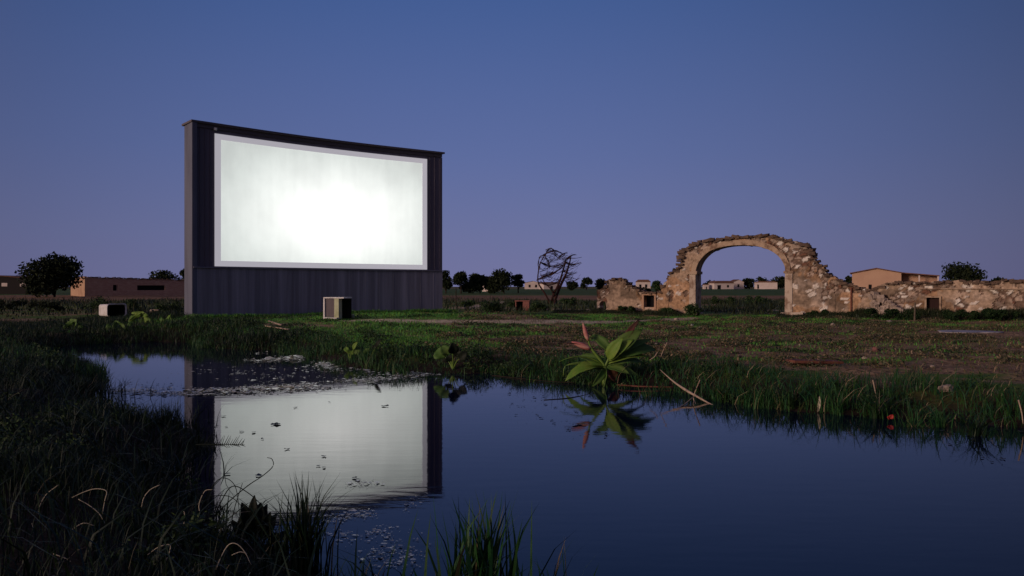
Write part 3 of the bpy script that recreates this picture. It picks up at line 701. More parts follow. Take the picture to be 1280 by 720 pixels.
# longer arching blades through the banks
r = np.random.default_rng(71); x, y = scatter(9000, -9.5, .3, 2.6, 13.5, 27, .7, .9); sdv = pond_sd(x, y); k = (sdv > .05) & in_view(x, y); x, y = x[k], y[k]
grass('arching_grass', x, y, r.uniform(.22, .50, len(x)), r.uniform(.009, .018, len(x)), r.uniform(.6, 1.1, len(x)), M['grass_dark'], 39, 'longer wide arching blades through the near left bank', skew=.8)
r = np.random.default_rng(72); x, y = scatter(14000, 0, 12, 7.5, 16, 28, .8, .5); sdv = pond_sd(x, y); k = (sdv > -.05) & (sdv < 1.1) & in_view(x, y) & ((y > 13.4) | (x > 1.0)); x, y = x[k], y[k]
grass('arching_grass', x, y, r.uniform(.2, .52, len(x)), r.uniform(.010, .018, len(x)), r.uniform(.5, 1.1, len(x)), M['grass'], 40, 'longer arching blades overhanging the right waterline', skew=.9)

def leaves(cents, size, seed, flat=.0):
    """small pointed leaf faces at the given centres"""
    r = np.random.default_rng(seed); n_ = len(cents)
    a = r.normal(size=(n_, 3)); a[:, 2] *= (1 - flat); a /= np.linalg.norm(a, axis=1)[:, None]
    c = r.normal(size=(n_, 3)); b_ = np.cross(a, c); b_ /= np.linalg.norm(b_, axis=1)[:, None]
    L = size * r.uniform(.6, 1.3, n_)[:, None]
    V = np.stack([cents - a * L, cents + b_ * L * .45, cents + a * L, cents - b_ * L * .45], 1).reshape(-1, 3)
    q_ = np.arange(n_ * 4); return V, (q_, np.arange(n_) * 4), np.repeat(r.random(n_), 4)
def crown_points(n_, w_, h_, zc, seed, lobes=10, gap=.5, spread=1.0):
    r = np.random.default_rng(seed); P = []
    for k in range(lobes):
        a = r.uniform(0, 2 * np.pi); rad = r.uniform(.15, .78) * spread; zz = r.uniform(-.55, .62)
        sh = math.sqrt(max(0, 1 - zz * zz))
        c = np.array([math.cos(a) * rad * w_ / 2 * sh, math.sin(a) * rad * w_ / 2 * sh, zz * h_ / 2])
        rr_ = r.uniform(.36, .58) * min(w_, h_ * 1.3) / 2 * 1.1
        m = n_ // lobes; d = r.normal(size=(m, 3)); d /= np.linalg.norm(d, axis=1)[:, None]
        rad_ = rr_ * (r.uniform(.35, 1.05, m) ** .6)[:, None]
        nn = vnoise(d[:, 0] * 3 + k * 7, d[:, 2] * 3 + d[:, 1] * 2)
        keep = nn > gap * .6
        pp = c + d * rad_ * np.array([1.1, 1.1, .8]) * (.75 + .5 * nn[:, None]); P.append((pp[keep], c))
    pts = np.vstack([p for p, _ in P]); pts[:, 2] += zc; pts[:, 2] = np.maximum(pts[:, 2], zc - h_ * .55)
    return pts, [c + np.array([0, 0, zc]) for _, c in P]
def tree(label, px, top, hw, Y, seed, n_=2600, base=None, group='trees in the distance', lobes=10, trunk_frac=.28, name='field_tree', gap=.5):
    x = (px - 640) / 1000 * Y; zt = CAM_Z + (358 - top) / 1000 * Y; z0 = .2 if base is None else base
    H = zt - z0; W = 2 * hw / 1000 * Y
    e = empty(name, (x, Y, z0)); tag(e, label, 'tree', group)
    zc = H * (trunk_frac + (1 - trunk_frac) / 2); ch = H * (1 - trunk_frac)
    pts, cs = crown_points(n_, W * .95, ch * 1.05, zc, seed, lobes, gap)
    V, F, rn = leaves(pts, max(.06, Y * .0016 + H * .016), seed)
    npmesh('crown', V, F, M['leaf_tree'], e, attrs={'rnd': rn})
    b = MB(); r_ = random.Random(seed); lean_ = r_.uniform(-.05, .05) * H
    b.tube([(0, 0, -.2), (lean_ * .3, 0, H * trunk_frac * .6), (lean_, 0, H * .55)], [H * .035, H * .028, H * .012], 7)
    for c in cs[:6]: b.tube([(lean_ * .3, 0, H * trunk_frac * r_.uniform(.5, .9)), (c * .55 + np.array([0, 0, H * .12])), c], [H * .02, H * .012, H * .005], 5)
    b.build('trunk', M['bark'], e); return e
def bush(label, px, py_base, hw, hpx, Y, seed, n_=1600, m='leaf_bush', group=None, size=None, z0=None, name='bush'):
    x = (px - 640) / 1000 * Y; z0 = zg(x, Y) if z0 is None else z0; W = 2 * hw / 1000 * Y; H = hpx / 1000 * Y
    e = empty(name, (x, Y, z0)); tag(e, label, 'bush', group)
    pts, cs = crown_points(n_, W, H * 1.0, H * .46, seed, 9, .45); pts[:, 2] = np.maximum(pts[:, 2], -.02)
    V, F, rn = leaves(pts, size or max(.025, Y * .0012), seed); npmesh('foliage', V, F, M[m], e, attrs={'rnd': rn})
    b = MB()
    for c in cs: b.tube([(0, 0, -.05), c * .5, c], [.02 * H + .005, .012 * H + .004, .004], 5)
    b.build('stem', M['bark'], e); return e

def low_weeds(name, label, n_, box, cond, size, hgt, m, seed, cs=.5, thr=.55):
    r = np.random.default_rng(seed); x = r.uniform(box[0], box[1], n_); y = r.uniform(box[2], box[3], n_); f = fbm(x / cs + seed, y / cs, 4); k = (f > thr) & in_view(x, y, 1.5); x, y, f = x[k], y[k], f[k]
    s_ = pond_sd(x, y); k = cond(x, y, s_); x, y, f = x[k], y[k], f[k]; z = height(x, y) + r.uniform(0, 1, len(x)) * hgt * sstep(thr, thr + .15, f)
    V, F, rn = leaves(np.column_stack([x, y, z]), size, seed, .3); o = npmesh(name, V, F, m, attrs={'rnd': rn}); tag(o, label, 'weeds', None, 'stuff')
low_weeds('low_weeds', 'leafy low weeds in patches on the brown soil', 420000, (-2, 20, 13, 33), lambda x, y, s: (s > 1.2) & (path_mask(x, y) < .4), .028, .13, M['dry'], 81, .8, .57)
low_weeds('low_weeds', 'leafy green weeds in patches on the meadow', 260000, (-10, 14, 16, 36), lambda x, y, s: (s > .8) & (path_mask(x, y) < .3) & ((x - SL[0]) * SB[0] + (y - SL[1]) * SB[1] < -.3) & ((x - WO[0]) * WB[0] + (y - WO[1]) * WB[1] < -.2), .026, .10, M['leaf_bush'], 82, 1.1, .60)
low_weeds('low_weeds', 'small leafy weeds among the near bank grass', 240000, (-9, .2, 3, 14), lambda x, y, s: s > .08, .018, .20, M['leaf_bush'], 83, .45, .60)
low_weeds('low_weeds', 'small leafy weeds along the right waterline', 260000, (0, 11, 8, 16), lambda x, y, s: (s > .0) & (s < 1.6), .020, .20, M['leaf_bush'], 84, .5, .58)
low_weeds('low_weeds', 'leafy weeds along the far waterline and left bank', 300000, (-22, 1, 14, 27), lambda x, y, s: (s > .0) & (s < 3), .028, .28, M['leaf_bush'], 85, .7, .58)

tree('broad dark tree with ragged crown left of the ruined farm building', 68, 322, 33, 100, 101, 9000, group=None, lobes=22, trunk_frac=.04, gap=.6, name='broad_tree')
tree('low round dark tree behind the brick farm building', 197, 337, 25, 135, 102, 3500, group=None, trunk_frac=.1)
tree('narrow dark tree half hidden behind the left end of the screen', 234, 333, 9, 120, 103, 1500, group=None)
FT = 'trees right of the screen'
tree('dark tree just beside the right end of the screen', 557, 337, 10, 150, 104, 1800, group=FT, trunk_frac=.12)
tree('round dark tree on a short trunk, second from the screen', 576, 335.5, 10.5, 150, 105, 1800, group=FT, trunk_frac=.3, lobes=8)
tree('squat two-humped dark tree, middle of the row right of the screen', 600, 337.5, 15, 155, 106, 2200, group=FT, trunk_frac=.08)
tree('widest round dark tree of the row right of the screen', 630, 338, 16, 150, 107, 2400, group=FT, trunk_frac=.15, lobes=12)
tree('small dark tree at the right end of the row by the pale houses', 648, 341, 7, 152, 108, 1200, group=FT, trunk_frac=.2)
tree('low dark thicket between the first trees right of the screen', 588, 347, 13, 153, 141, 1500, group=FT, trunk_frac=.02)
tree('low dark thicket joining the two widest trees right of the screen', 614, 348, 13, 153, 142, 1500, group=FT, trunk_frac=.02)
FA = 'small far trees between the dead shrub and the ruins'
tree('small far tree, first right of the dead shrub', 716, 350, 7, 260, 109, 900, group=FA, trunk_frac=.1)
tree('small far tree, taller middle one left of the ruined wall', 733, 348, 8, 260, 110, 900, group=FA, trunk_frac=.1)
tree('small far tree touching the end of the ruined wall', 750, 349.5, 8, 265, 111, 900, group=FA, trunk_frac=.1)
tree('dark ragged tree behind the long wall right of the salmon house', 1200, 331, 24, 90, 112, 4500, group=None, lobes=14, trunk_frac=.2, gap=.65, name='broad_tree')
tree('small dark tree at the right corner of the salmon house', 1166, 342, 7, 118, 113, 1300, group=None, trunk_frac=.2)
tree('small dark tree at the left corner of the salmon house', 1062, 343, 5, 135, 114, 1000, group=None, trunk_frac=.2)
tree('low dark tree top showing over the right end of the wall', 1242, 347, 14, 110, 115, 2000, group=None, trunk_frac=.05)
GA = 'far dark trees seen through the arch'
for i, (px, top, hw, lb) in enumerate([(889, 351, 10, 'far dark tree by the left pier inside the arch'), (905, 353, 8, 'low far tree behind the left farmhouse in the arch'),
        (936, 349, 10, 'far dark tree between the two farmhouses in the arch'), (955, 347.5, 11, 'tallest far tree behind the right farmhouse in the arch'),
        (976, 347, 10, 'far dark tree by the right pier inside the arch')]):
    tree(lb, px, top, hw, 420, 120 + i, 900, group=GA, trunk_frac=.05)

# ------------------------------------------------------------------ buildings
def house(name, label, px0, px1, eave, ridge, Y, wallm, rot=0, depth=6, gable=True, wins=(), z0=.1, porch=None, cat='house', group=None):
    x0 = (px0 - 640) / 1000 * Y; x1 = (px1 - 640) / 1000 * Y; W = x1 - x0; e = empty(name, ((x0 + x1) / 2, Y, z0), rot); tag(e, label, cat, group)
    he = CAM_Z + (358 - eave) / 1000 * Y - z0; hr = CAM_Z + (358 - ridge) / 1000 * Y - z0; h = W / 2
    b = MB()
    if gable: b.prism([(-h, 0), (h, 0), (h, he), (0, hr), (-h, he)], 0, depth)
    else: b.box(-h, h, 0, depth, 0, he)
    b.build('wall', wallm, e)
    b = MB(); th = .12
    if gable:
        sl = (hr - he) / h; o_ = .25
        for sg in (-1, 1):
            pl = [(0, hr + .01), (sg * (h + o_), he - sl * o_ + .01), (sg * (h + o_), he - sl * o_ + th), (0, hr + th + .01)]
            b.prism(pl if sg > 0 else pl[::-1], -.25, depth + .25)
    else:
        b.prism([(-h - .3, he + .01), (h + .3, he + .01), (h * .7, hr), (-h * .7, hr)], -.3, depth + .3)
    b.build('roof', M['roof'], e)
    for (u, v0, v1, ww) in wins:
        b = MB(); b.box(-h + u * W - ww / 2, -h + u * W + ww / 2, -.05, .01, he * v0, he * v1); b.build('window', M['dark'], e)
    return e, h, he, hr
e, h, he, hr = house('gabled_house', 'salmon gabled house with open porch behind the long wall', 1067.5, 1123.5, 341.5, 336, 100, M['salmon'], R(-24), 8, wins=[(.37, .36, .55, .35), (.56, .38, .48, .4)])
b = MB(); b.prism([(h, hr * .0 + he - .02), (h + 4.2, he - .42), (h + 4.2, he - .30), (h, he + .10)], -.1, 8.1); b.build('porch_roof', M['roof'], e)
b = MB(); b.prism([(h, 0), (h + 4.1, 0), (h + 4.1, he - .43), (h, he - .03)], 2.0, 2.3); b.build('porch_wall', M['brick'], e)
for xx in (h + 1.9, h + 3.95):
    b = MB(); b.box(xx, xx + .16, .05, .21, 0, he - .30); b.build('porch_post', M['pinkwhite'], e)
FH = 'far pale houses on the horizon'
house('farmhouse', 'far long pinkish house right of the tree row', 656, 676, 353.5, 351.5, 400, M['pinkwhite'], 0, 6, True, [(.3, .3, .7, 1), (.7, .3, .7, 1)], group=FH)
house('farmhouse', 'far low house behind the dead shrub', 679, 700, 354.5, 352.5, 380, M['pinkwhite'], R(20), 6, False, [(.5, .0, .6, 1.2)], group=FH)
house('farmhouse', 'far pale red-roofed house above the low ruined wall', 795, 813, 352.5, 349.5, 330, M['pinkwhite'], R(-8), 6, False, [(.3, .3, .7, .9), (.7, .3, .7, .9)], group=FH)
house('farmhouse', 'far broad farmhouse seen through the left of the arch', 892, 918, 354, 351, 400, M['pinkwhite'], R(10), 7, False, [(.25, 0, .7, 1.8), (.7, .3, .7, 1)], group=FH)
house('farmhouse', 'far white gabled house joined behind the broad farmhouse in the arch', 916, 930, 352.5, 349.5, 415, M['pinkwhite'], R(5), 7, True, [(.5, .3, .7, 1)], group=FH)
house('farmhouse', 'far pale flat house seen through the right of the arch', 944, 971, 353, 351.5, 400, M['pinkwhite'], R(-15), 7, False, [(.15, .1, .7, .8)], group=FH)
house('farmhouse', 'tiny far pale hut at the foot of the left pier', 880, 886, 356, 355, 400, M['pinkwhite'], 0, 3, False, [(.5, 0, .6, .5)], group=FH)
house('farmhouse', 'pale gable half hidden between the two widest trees of the row', 612, 628, 352, 346.5, 210, M['pinkwhite'], R(35), 4, True, [(.5, .2, .5, .5)], group=FH)
house('farmhouse', 'far pale house past the left corner of the salmon house', 1047, 1060, 354, 352, 300, M['pinkwhite'], 0, 5, True, [(.5, .3, .7, .8)], group=FH)
e, *_ = house('long_shed', 'long dark low shed at the far left edge', -40, 34, 348, 345, 140, M['shed'], 0, 7, True, [], cat='shed')
for u in (.62, .93):
    b = MB(); b.box(-5.2 + 10.36 * u - .5, -5.2 + 10.36 * u + .5, -.06, .02, 1.5, 2.1); b.build('pale_panel', M['pinkwhite'], e)

# ruined brick farm building
BC = np.array([-58.3, 110.]); bl = MB(); bh = 2.75
e = empty('farm_building', (BC[0], BC[1], .1), math.atan2(.638, .770)); tag(e, 'long roofless brick farm building with warm lit end wall', 'building')
def ragged(n_, L, h0, h1, seed, amp=.12):
    r_ = random.Random(seed); return [(L * i / n_, h0 + (h1 - h0) * i / n_ + r_.uniform(-amp, amp)) for i in range(n_ + 1)]
top = ragged(60, 19, bh, bh - .55, 3, .07)
b = MB()
def seg(a0, a1, z0, z1): b.box(a0, a1, 0, .4, z0, z1)
ops = [(3.1, 3.7, .9, 1.7), (6.4, 10.1, .95, 1.65)]
for (xa, za), (xb, zb_) in zip(top[:-1], top[1:]):
    mid = (xa + xb) / 2; op = [q_ for q_ in ops if q_[0] < mid < q_[1]]
    if op: seg(xa, xb, 0, op[0][2]); seg(xa, xb, op[0][3], (za + zb_) / 2)
    else: seg(xa, xb, 0, (za + zb_) / 2)
b.build('long_wall', M['brick'], e)
for q_ in ops:
    b = MB(); b.box(q_[0], q_[1], .38, .45, q_[2] - .05, q_[3] + .05); b.build('window', M['dark'], e)
b = MB(); b.prism([(0, 0), (9, 0), (9, bh - .35), (5, bh), (1, bh + .15), (0, bh)], -.0, .4); o = b.build('end_wall', M['plaster_o'], e); o.rotation_euler = (0, 0, R(90)); o.location = (-.004, .0, 0)
b = MB(); b.box(.4, 19, 9, 9.4, 0, bh - .4); b.build('rear_wall', M['brick'], e)
b = MB()
for i, (xa, za) in enumerate(top[:-1]): b.box(xa, xa + .33, -.12, .5, za + .0, za + .09, .02)
b.build('wall_capping', M['cap_stone'], e)

# ------------------------------------------------------------------ dead wind-bent shrub on the field
YD = 60.; bx_, by_ = (694 - 640) / 1000 * YD, YD; bz = zg(bx_, by_)
e = empty('dead_tree', (bx_, by_, bz)); tag(e, 'bare leafless wind-bent tree with looping twigs against the sky', 'tree')
def D(px, py, dy=0.): return at(px, py, YD + dy) - np.array([bx_, by_, bz])
e.scale = (.86, 1, .97)
trunks = [([(692, 384), (695, 372), (701, 358), (709, 343), (714, 330), (717, 319)], .17, .05), ([(692, 384), (690, 372), (700, 352), (706, 335), (711, 322), (719, 317)], .12, .05),
          ([(689, 384), (680, 368), (670, 354), (669, 342), (673, 326), (681, 315), (688, 311)], .085, .03)]
b = MB()
for pts, r0, r1 in trunks:
    P_ = spline([D(a, c, random.uniform(-.5, .5)) for a, c in pts], 4); b.tube(P_, np.linspace(r0, r1, len(P_)), 6)
b.build('trunk', M['dead'], e)
b = MB(); r_ = random.Random(9)
arcs = [[(673, 327), (682, 330), (694, 332), (706, 327), (716, 320)], [(676, 318), (684, 314), (692, 316), (700, 321), (712, 320)], [(668, 348), (680, 345), (694, 339), (704, 332), (712, 325)],
        [(676, 344), (688, 341), (700, 336), (709, 328)], [(681, 312), (688, 308), (693, 314), (699, 318), (708, 320)], [(671, 352), (684, 356), (698, 352), (706, 342)], [(694, 370), (688, 360), (678, 352), (672, 340)],
        [(690, 366), (700, 357), (709, 345), (718, 342)], [(708, 326), (716, 329), (724, 329), (731, 326)], [(706, 338), (715, 341), (726, 340)], [(700, 320), (706, 315), (712, 314)], [(686, 333), (684, 325), (680, 320), (682, 312)],
        [(671, 335), (669, 328), (672, 320), (679, 315)], [(688, 312), (695, 311), (702, 314), (709, 319)], [(713, 322), (718, 317), (724, 316)]]
for a in arcs:
    for q_ in range(3):
        P_ = spline([D(px + r_.uniform(-1.8, 1.8) * (q_ > 0), py + r_.uniform(-1.8, 1.8) * (q_ > 0), r_.uniform(-.8, .8)) for px, py in a], 4)
        b.tube(P_, np.linspace(.045 if q_ == 0 else .028, .012, len(P_)), 5)
for k in range(110):
    px, py = r_.uniform(670, 716), r_.uniform(318, 352); dx = r_.uniform(8, 18); P_ = [D(px, py), D(px + dx * .5, py - r_.uniform(-3, 5), r_.uniform(-.5, .5)), D(px + dx, py - r_.uniform(-3, 9), r_.uniform(-.5, .5))]
    b.tube(spline(P_, 3), r_.uniform(.008, .020), 4)
b.build('branch', M['dead'], e)

# ------------------------------------------------------------------ things on the far bank
# open cabinet before the screen
cx, cy = -6.12, 27.0; e = empty('cabinet', (cx, cy, zg(cx, cy)), R(-22)); tag(e, 'white framed open cabinet standing in front of the dark screen base', 'cabinet')
b = MB(); b.box(-.30, .52, 0, .50, .695, .735); b.build('top', M['white'], e, bevel=.006)
b = MB(); b.box(-.30, -.245, 0, .06, 0, .693); b.build('post', M['white'], e, bevel=.005)
b = MB(); b.box(.14, .32, 0, .20, 0, .693); b.build('post', M['greenish'], e, bevel=.008)
b = MB(); b.box(-.243, .138, .05, .08, .07, .690); b.build('front_panel', M['panel'], e)
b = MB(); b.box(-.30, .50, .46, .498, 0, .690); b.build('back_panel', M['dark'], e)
b = MB(); b.box(-.26, .30, -.07, .20, 0, .055); b.build('sill', M['white'], e, bevel=.01)
# stone marker right of it
b = MB(); b.box(-.05, .05, -.05, .05, -.05, .16, .015); o = b.build('marker_stone', M['greenish'], bevel=.02); sx_, sy_ = (441 - 640) / 1000 * 27.6, 27.6; o.location = (sx_, sy_, zg(sx_, sy_)); tag(o, 'tiny pale marker stone in the grass right of the white cabinet', 'stone')
# planks lying in the grass
def lying(name, label, cat, p0, p1, w_, t_, m, lift=.0, group=None):
    (x0, y0), (x1, y1) = p0, p1; z0 = zg(x0, y0) + .03 + lift; z1 = zg(x1, y1) + .03 + lift
    b = MB(); d = np.array([x1 - x0, y1 - y0, z1 - z0]); L = np.linalg.norm(d); u = d / L; v = np.cross((0, 0, 1), u); v /= np.linalg.norm(v)
    b.obox((0, 0, 0), u, v, np.cross(u, v), L / 2, w_ / 2, t_ / 2, .008); o = b.build(name, m, bevel=.006); o.location = ((x0 + x1) / 2, (y0 + y1) / 2, (z0 + z1) / 2); return tag(o, label, cat, group)
lying('plank', 'pale plank in the grass left of the white cabinet, the longer and lower one', 'plank', g2(332, 405.5, .5), g2(362, 407.5, .5), .07, .03, M['palewood'], .05)
lying('plank', 'short pale plank lying above the longer one left of the white cabinet', 'plank', g2(336, 402.5, .5), g2(352, 405, .5), .05, .03, M['palewood'], .06)
lying('plank', 'rust brown plank lying flat on the soil right of the leafy plant', 'plank', g2(985, 453.5), g2(1046, 452.5), .42, .04, M['rust'], .03)

# white tub lying on its side
tx, ty = (140 - 640) / 1000 * 29, 29.; e = empty('tub', (tx, ty, zg(tx, ty) + .10), R(16)); tag(e, 'white tub lying on its side with dark open mouth on the left bank', 'tub')
def rr_loop(x, hy, hz, rad, k=5):
    P_ = []
    for (cy_, cz_, a0) in ((hy - rad, hz - rad, 0), (-hy + rad, hz - rad, 90), (-hy + rad, -hz + rad, 180), (hy - rad, -hz + rad, 270)):
        for i in range(k + 1): a = R(a0 + 90 * i / k); P_.append((x, cy_ + rad * math.cos(a), cz_ + rad * math.sin(a) + hz))
    return P_
def loft(loops):
    V = [p for l in loops for p in l]; n_ = len(loops[0]); F = []
    for i in range(len(loops) - 1):
        for j in range(n_): F.append((i * n_ + j, i * n_ + (j + 1) % n_, (i + 1) * n_ + (j + 1) % n_, (i + 1) * n_ + j))
    return V, F, n_
loops = [rr_loop(-.44, .36, .225, .10), rr_loop(-.47, .34, .20, .08)]
V, F, n_ = loft([rr_loop(-.47, .33, .215, .09), rr_loop(-.45, .36, .235, .09), rr_loop(.42, .42, .245, .11), rr_loop(.46, .44, .255, .12), rr_loop(.46, .41, .235, .10), rr_loop(.40, .39, .225, .10), rr_loop(-.41, .33, .21, .08)])
F.append(tuple(range(n_))[::-1]); 
tub = npmesh('shell', V, F, M['white'], e, True)
V2, F2, _ = loft([rr_loop(.395, .375, .205, .09), rr_loop(-.40, .33, .19, .08)]); V2 = [(a, b2, c + .02) for a, b2, c in V2]; F2.append(tuple(range(n_, 2 * n_)))
npmesh('lining', V2, F2, M['dark'], e)
e.rotation_euler = (0, 0, R(-38)); e.scale = (.82, .82, .9)
# small white rag
b = MB(); r_ = random.Random(3)
for k in range(3): b.obox((k * .11 - .1, r_.uniform(-.05, .05), .04), (1, 0, 0), (0, 1, 0), (0, 0, 1), .06, .05, .035, .025)
o = b.build('broken_stone', M['stone'], bevel=.015); x_, y_ = (193 - 640) / 1000 * 31, 31.; o.location = (x_, y_, zg(x_, y_) + .16); tag(o, 'tiny white broken stone in the weeds right of the white tub', 'stone')

# brick box behind
x_, y_ = (653 - 640) / 1000 * 44, 44.; e = empty('brick_box', (x_, y_, zg(x_, y_)), R(-8)); tag(e, 'small dull red brick box with a dark opening out in the field', 'brick box')
b = MB(); b.box(-.40, -.34, 0, .5, 0, .50); b.box(.02, .38, 0, .5, 0, .50); b.box(-.338, .018, .42, .5, 0, .50); b.build('wall', M['redbrick'], e, bevel=.01)
b = MB(); b.box(-.43, .41, -.03, .53, .502, .56); b.build('lid', M['redbrick'], e, bevel=.01)
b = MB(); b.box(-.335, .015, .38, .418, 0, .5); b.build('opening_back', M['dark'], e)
# posts
def post(label, px, pb, h, Y, r0, m, lean=0.):
    x_ = (px - 640) / 1000 * Y; b = MB(); b.tube([(0, 0, -.1), (lean * .5, 0, h * .5), (lean, 0, h)], [r0, r0 * .9, r0 * .75], 7); o = b.build('post', m, smooth=False); o.location = (x_, Y, zg(x_, Y)); tag(o, label, 'post')
post('thin dark post standing in the field beside the right end of the screen', 570, 0, 1.3, 46, .03, M['bark'])
post('short brown post leaning in front of the long wall left of its door', 1143, 0, .72, 29.3, .035, M['driftwood'], .03)
# puddles
def patch(name, label, cx, cy, rx, ry, m, dz, seed, kind='structure'):
    r_ = np.random.default_rng(seed); n_ = 48; a = np.linspace(0, 2 * np.pi, n_, endpoint=False); rad = .72 + .5 * vnoise(np.cos(a) * 2 + seed, np.sin(a) * 2 + 5)
    V = np.column_stack([cx + np.cos(a) * rx * rad, cy + np.sin(a) * ry * rad, np.full(n_, 0.)]); V[:, 2] = height(V[:, 0], V[:, 1]).max() + dz
    o = npmesh(name, V, [tuple(range(n_))], m); o['kind'] = kind; return o
M['concrete'] = mat('wet_pale_concrete', (.40, .375, .39), .5, .3, ((3, 5, 2), (.16, .14, .14), .42, .6))
o = patch('concrete_slab', '', 13.2, 23.1, .95, .60, M['concrete'], 0, 3, 'x'); del o['kind']; o.location.z = .305 - o.data.vertices[0].co.z; mm = o.modifiers.new('thickness', 'SOLIDIFY'); mm.thickness = .05; mm.offset = -1; tag(o, 'pale grey flat slab lying on the soil below the long wall', 'slab')
cx, cy = g2(1207, 405, .33)
# red soil strip behind the puddle
# loose stones
def stone(label, px, py, z, s, m, seed, flat=.6, group=None, cat='stone', name='loose_stone'):
    x_, y_ = g2(px, py, z); bm = bmesh.new(); bmesh.ops.create_icosphere(bm, subdivisions=2, radius=1); r_ = random.Random(seed)
    off = [(r_.uniform(-1, 1), r_.uniform(-1, 1), r_.uniform(-.6, 1)) for _ in range(9)]
    for v in bm.verts:
        for o_ in off:
            d_ = v.co.normalized().dot(__import__('mathutils').Vector(o_).normalized())
            if d_ > .72: v.co -= __import__('mathutils').Vector(o_).normalized() * (d_ - .72) * .9
        v.co.x *= s[0]; v.co.y *= s[1]; v.co.z *= s[2]
    me = bpy.data.meshes.new(name); bm.to_mesh(me); bm.free(); me.materials.append(m); o = link(bpy.data.objects.new(name, me)); o.location = (x_, y_, zg(x_, y_) + s[2] * .4); o.rotation_euler = (r_.uniform(-.2, .2), r_.uniform(-.2, .2), r_.uniform(0, 6)); return tag(o, label, cat, group)
stone('flattish brown stone half sunk in the right bank grass', 1184, 489, .25, (.12, .08, .07), M['stone'], 1)
stone('small pale stone on the soil below the arch, left of a longer one', 865, 406, .3, (.07, .05, .05), M['white'], 2)
stone('longer pale stone on the soil below the left pier of the arch', 875, 409.5, .3, (.14, .06, .05), M['white'], 3)
stone('pale rounded stone in the weeds right of the arch foot', 1041, 405, .33, (.10, .08, .08), M['stone'], 4)
stone('pale broken slab in the grass below the long wall', 1112, 401, .33, (.28, .12, .06), M['stone'], 5)
stone('small reddish clod standing on the brown soil', 1094, 436, .28, (.14, .09, .07), M['redbrick'], 6)
stone('dark stone against the foot of the left pier', 846, 398, .3, (.13, .09, .08), M['stone'], 7)
for i, (px, py, lb) in enumerate([(930, 424, 'small stone on the brown soil below the arch opening'), (1000, 430, 'small stone on the brown soil right of the arch'), (820, 428, 'small brown stone right behind the leafy plant'), (1240, 440, 'small brown stone near the right edge of the soil'),
                                  (1080, 447, 'small brown stone right of the rust brown plank'), (690, 425, 'small brown stone on the soil left of the leafy plant'), (1165, 458, 'small brown stone above the right bank grass')]):
    stone(lb, px, py, .28, (.05 + .01 * (i % 3), .04, .035), M['stone'], 20 + i)

# bushes
WBG = 'bushes at the foot of the ruins'
bush('bushy green shrub on the far bank beyond the end of the screen', 612, 398, 14, 20, 38, 201, 2600)
bush('low dark shrub right of the brick box', 672, 390, 12, 13, 42, 202, 1500, 'leaf_bush')
bush('leafy green shrub against the low wall right of its opening', 835, 396, 11, 11, 36.6, 203, 2400, group=WBG)
bush('dark upright shrub against the left pier of the arch', 866, 398, 10, 19, 35.2, 204, 2200, group=WBG)
bush('dark spreading shrub under the low wall left of its opening', 786, 395, 17, 9, 37.6, 205, 2000, group=WBG)
bush('dark shrub covering the foot of the right pier', 1025, 399, 20, 10, 34, 206, 2600, 'leaf_scrub', WBG)
bush('broad dark shrub below the rubble slope', 1100, 400, 36, 14, 31, 207, 4200, 'leaf_scrub', WBG)
bush('dark shrub just right of the brown door', 1198, 402, 26, 15, 30, 208, 3400, 'leaf_scrub', WBG)
bush('broad dark shrub at the right end of the long wall', 1256, 402, 38, 15, 29.5, 209, 4800, 'leaf_scrub', WBG)
bush('low dark shrub between the rubble slope and the brown door', 1142, 402, 15, 13, 30.2, 210, 1500, 'leaf_scrub', WBG)
SC = 'dark shrubs along the field edge'
for i, (px, hw, hp, Y, lb) in enumerate([(120, 22, 18, 44, 'dark shrub below the lit end of the farm building'), (165, 26, 17, 42, 'wide dark shrub below the middle of the farm building'), (212, 22, 15, 40, 'dark shrub touching the left end of the screen'),
        (60, 26, 13, 44, 'low dark shrub below the broad ragged tree'), (14, 24, 13, 46, 'low dark shrub at the left edge below the shed'), (715, 24, 10, 55, 'low shrub row below the dead tree'), (760, 16, 12, 52, 'dark shrub beside the end of the low wall'),
        (905, 20, 11, 56, 'low dark shrub seen through the left of the arch'), (950, 24, 12, 55, 'low dark shrub seen through the right of the arch'), (585, 12, 9, 52, 'low shrub by the grey track near the screen'), (640, 10, 8, 50, 'low shrub left of the brick box')]):
    bush(lb, px, 0, hw, hp, Y, 230 + i, 1800, 'leaf_tree' if px < 100 else 'leaf_bush', SC)
# plants growing over the low wall
bush('green plant sprouting above the low wall right of the far red-roofed house', 823, 366, 9, 18, 38.6, 250, 1500, 'leaf_bush', z0=1.25)
bush('dark bush filling the gap behind the low wall', 800, 366, 17, 10, 41, 251, 2000, 'leaf_tree', z0=1.15)
bush('small tuft of dark leaves on the stepped left side of the arch', 844, 337, 3.5, 5, 37, 252, 300, 'leaf_tree', z0=2.25, size=.05)

